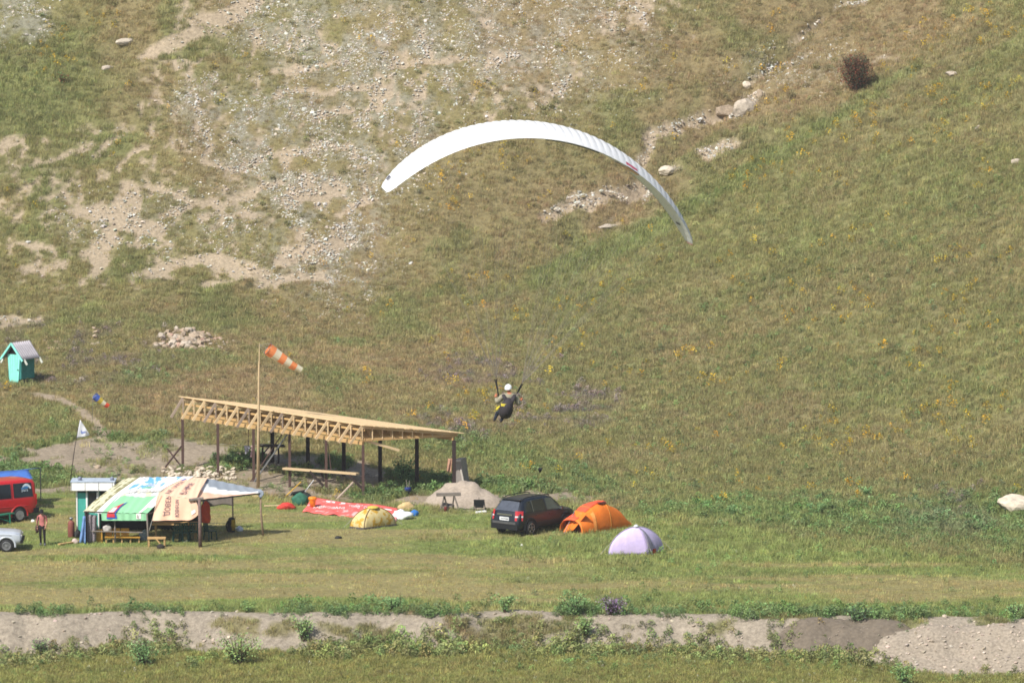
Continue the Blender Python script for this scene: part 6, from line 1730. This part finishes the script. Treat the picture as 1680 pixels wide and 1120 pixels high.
boulder('boulder', 'greyish stone on the right slope near the red bush', 1560, 124, 26, 10, 1, 811, rz=.6)
boulder('boulder', 'pale grey stone far up at the right edge', 1605, 214, 18, 10, 1, 812, rz=.5)
boulder('boulder', 'dusty tan stone at the right side halfway up', 1668, 268, 16, 10, 1, 813)
for k in range(4): pass
def on_mesh(ob, n):
    me_ = ob.data; k = rng.integers(0, len(me_.polygons), n); ar = np.array([pp.area for pp in me_.polygons]); k = rng.choice(len(ar), n, p=ar / ar.sum())
    out = np.zeros((n, 3))
    for i, j in enumerate(k):
        vs_ = [me_.vertices[q].co for q in me_.polygons[j].vertices]; u_, v_ = rng.random(2)
        out[i] = (vs_[0].lerp(vs_[1], u_)).lerp(vs_[3].lerp(vs_[2], u_), v_) + ob.location
    return out
hp_dark = heap('dark_heap', 'dark grey heap against the earth bank at right', 1385, 1060, 3.3, 1.3, .42, mat('dark_heap_grey', L3(146,133,116,.5), .95, var=.2, scale=7, bump=.6), 310, cat='soil heap', sh=1.6)  # heap coloured darker than the bank and the mound beside it
hp_mound = heap('gravel_mound', 'broad pale gravel mound at the right end of earth bank', 1600, 1082, 6.4, 1.5, .62, mat('pale_gravel', L3(188,174,155,.56), .95, var=.28, scale=9, bump=1.0), 311, cat='gravel mound', sh=1.8)

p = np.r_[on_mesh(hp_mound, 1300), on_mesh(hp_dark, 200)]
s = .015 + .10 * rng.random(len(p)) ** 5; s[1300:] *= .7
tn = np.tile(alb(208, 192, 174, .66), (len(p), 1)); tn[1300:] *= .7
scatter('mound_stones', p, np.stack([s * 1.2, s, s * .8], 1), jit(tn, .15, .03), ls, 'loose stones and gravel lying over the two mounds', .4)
# ------------------------------------------------------------------ shrubs
def shrub(name, label, px, py, wpx, hpx, cols, seed, n=900, leaf=.06, cat='shrub', stems=9, ball=False):
    g = on(px, py); sc = g.y / FPX; w, h = wpx * sc, hpx * sc; rs_ = random.Random(seed)
    r = thing(name, label, cat, tuple(g))
    mb = MB(); tips = []
    for k in range(stems):
        a, rr_ = rs_.uniform(0, 6.28), w * .42 * math.sqrt(rs_.random())
        t = Vector((rr_ * math.cos(a), rr_ * math.sin(a) * .8, h * rs_.uniform(.55, .98))); tips.append(t)
        m_ = t * .5 + Vector((rs_.uniform(-.05, .05), 0, h * .06))
        mb.tube([Vector((t.x * .1, t.y * .1, -.05)), m_, t], [.02 * h + .006, .012 * h + .004, .004], 5)
    mb.build('stem', mat('twig', L3(110,90,76,.5), .9), r)
    v, f, c_ = [], [], []
    for k in range(n):
        t = tips[rs_.randrange(stems)]; q = t * (rs_.random() ** .6) + Vector((rs_.gauss(0, w * .085), rs_.gauss(0, w * .085), rs_.gauss(0, h * .05)))
        if ball and rs_.random() < .85:
            d_ = Vector((rs_.gauss(0,1), rs_.gauss(0,1), rs_.gauss(0,1))).normalized() * rs_.random() ** .45
            kk_ = 1 + .22 * math.sin(5 * d_.x + 3 * d_.z + 1) * math.sin(6 * d_.y + 4 * d_.z)
            q = Vector((d_.x * w * .46 * kk_, d_.y * w * .42 * kk_, h * (.5 + .47 * d_.z * kk_)))
        if q.z < 0: q.z = rs_.uniform(0, .1)
        e = Euler((rs_.uniform(-1, 1), rs_.uniform(-1, 1), rs_.uniform(0, 6.28))).to_matrix(); l = leaf * rs_.uniform(.6, 1.4)
        o = len(v); v += [tuple(q + e @ Vector(p) * l) for p in ((-1,0,0),(0,-.42,.1),(1,0,0),(0,.42,.1))]; f.append((o, o+1, o+2, o+3))
        cc = np.array(cols[rs_.randrange(len(cols))]) * rs_.uniform(.7, 1.3); c_ += [cc] * 4
    mb = MB(); mb.v, mb.f, mb.m = v, f, [0] * len(f)
    o = mb.build('foliage', mat_attr('shrub_leaf', 'col', trans=.25, rough=.65), r, cols=np.array(c_)); o['kind'] = 'stuff'
    return r
GR1, GR2, DG, RB, PU, OLG = L3(134,164,106,1.2), L3(150,172,104,1.2), L3(108,142,92,1.15), L3(156,100,78,.8), L3(160,130,172,.95), L3(150,150,92,.95)
shrub('red_bush', 'round dark bush with reddish brown branches on the upper right slope', 1404, 150, 62, 64, [L3(98,96,74,.75), L3(92,110,80,.8), L3(172,98,76,.85), L3(140,96,76,.75)], 901, 7000, .05, 'bush', 60, ball=True)
shrub('brown_shrub', 'small dry brownish shrub on the upper left slope', 102, 138, 26, 20, [RB, DG, OLG], 902, 200, .06)
shrub('purple_shrub', 'purple flowering herb patch at the field edge', 1004, 1008, 60, 34, [PU, PU, GR1, L3(126,110,120,.55)], 903, 1000, .045, 'herb', 26)
shrub('edge_shrub', 'bushy dark green plant left of the purple flowering herbs', 942, 1008, 52, 40, [GR1, DG], 904, 900, .05, 'plant', 20)
shrub('edge_shrub', 'tall green weed clump at the field edge below the windsock', 645, 1002, 66, 26, [GR1, DG], 905, 800, .05, 'plant', 24)
shrub('edge_shrub', 'upright green plant on the field edge left of dark green one', 828, 1004, 40, 32, [GR1, GR2, DG], 906, 600, .05, 'plant', 16)
shrub('edge_shrub', 'thin weed clump rising from the bank top below the shelter', 406, 1004, 24, 20, [GR1, GR2], 907, 240, .05, 'plant', 10)
shrub('pavilion_shrub', 'leafy green bush growing inside the pavilion by the back posts', 662, 790, 58, 44, [GR1, DG, GR1], 908, 1100, .06, 'bush', 20)
shrub('bank_shrub', 'broad green shrub at the foot of the earth bank', 390, 1090, 110, 54, [GR1, OLG, GR2], 909, 1500, .055, 'shrub', 30)
shrub('bank_shrub', 'dark green shrub left of the broad one under the bank', 236, 1092, 70, 44, [DG, GR1], 910, 1000, .055, 'shrub', 24)
shrub('bank_shrub', 'low green weed growing up the bank near its middle', 498, 1052, 44, 44, [GR1, GR2, DG], 911, 700, .05, 'shrub', 16)
shrub('bank_shrub', 'green weed on the bank face below the dark green plant', 962, 1046, 50, 40, [GR1, GR2], 912, 600, .05, 'shrub', 16)
shrub('bank_shrub', 'green bush at the lower right corner below the mound', 1480, 1124, 54, 36, [GR1, DG, GR2], 913, 800, .055, 'shrub', 18)
shrub('bank_shrub', 'bluish green plant on the bank top above the dark heap', 1408, 1022, 56, 28, [DG, GR1, L3(96,116,100,.55)], 914, 700, .05, 'plant', 20)
shrub('slope_shrub', 'green leafy plant low on the right slope alone', 1420, 815, 30, 20, [GR1, DG], 915, 300, .06, 'plant', 12)
shrub('bank_shrub', 'grey green weed hanging on the bank at far left', 66, 1074, 44, 26, [GR1, L3(130,120,120,.55)], 916, 400, .05, 'shrub', 14)
shrub('edge_shrub', 'spiky green weed at the far right of the field edge', 1664, 1014, 40, 26, [GR1, DG], 917, 400, .05, 'plant', 14)
bag('white_scrap', 'scrap of white paper on the grass below the black car', 'scrap', 856, 896, 4, 5, WHITE, 91)
bag('dark_scrap', 'small dark object lying on the field below yellow tent', 'scrap', 555, 883, 11, 5, BLACKP, 92)

# ------------------------------------------------------------------ summer haze
hz = MB()
hx0, hx1, hy0, hy1, hz0, hz1 = xs.min() - 3, xs.max() + 3, ys.min() - 3, ys.max() + 3, float(Zf.min()) - 1, float(Zf.max()) + 2
hz.box(((hx0 + hx1) / 2, (hy0 + hy1) / 2, (hz0 + hz1) / 2), (hx1 - hx0, hy1 - hy0, hz1 - hz0))
hm = bpy.data.materials.new('summer_haze'); hm.use_nodes = True; ht = hm.node_tree
ht.nodes.remove(ht.nodes['Principled BSDF'])
pv = ht.nodes.new('ShaderNodeVolumePrincipled'); pv.inputs['Density'].default_value = .00013; pv.inputs['Color'].default_value = (.93, .96, 1, 1); pv.inputs['Anisotropy'].default_value = 0.0
ht.links.new(pv.outputs[0], ht.nodes['Material Output'].inputs['Volume'])
ho = hz.build('haze', hm); ho['kind'] = 'stuff'
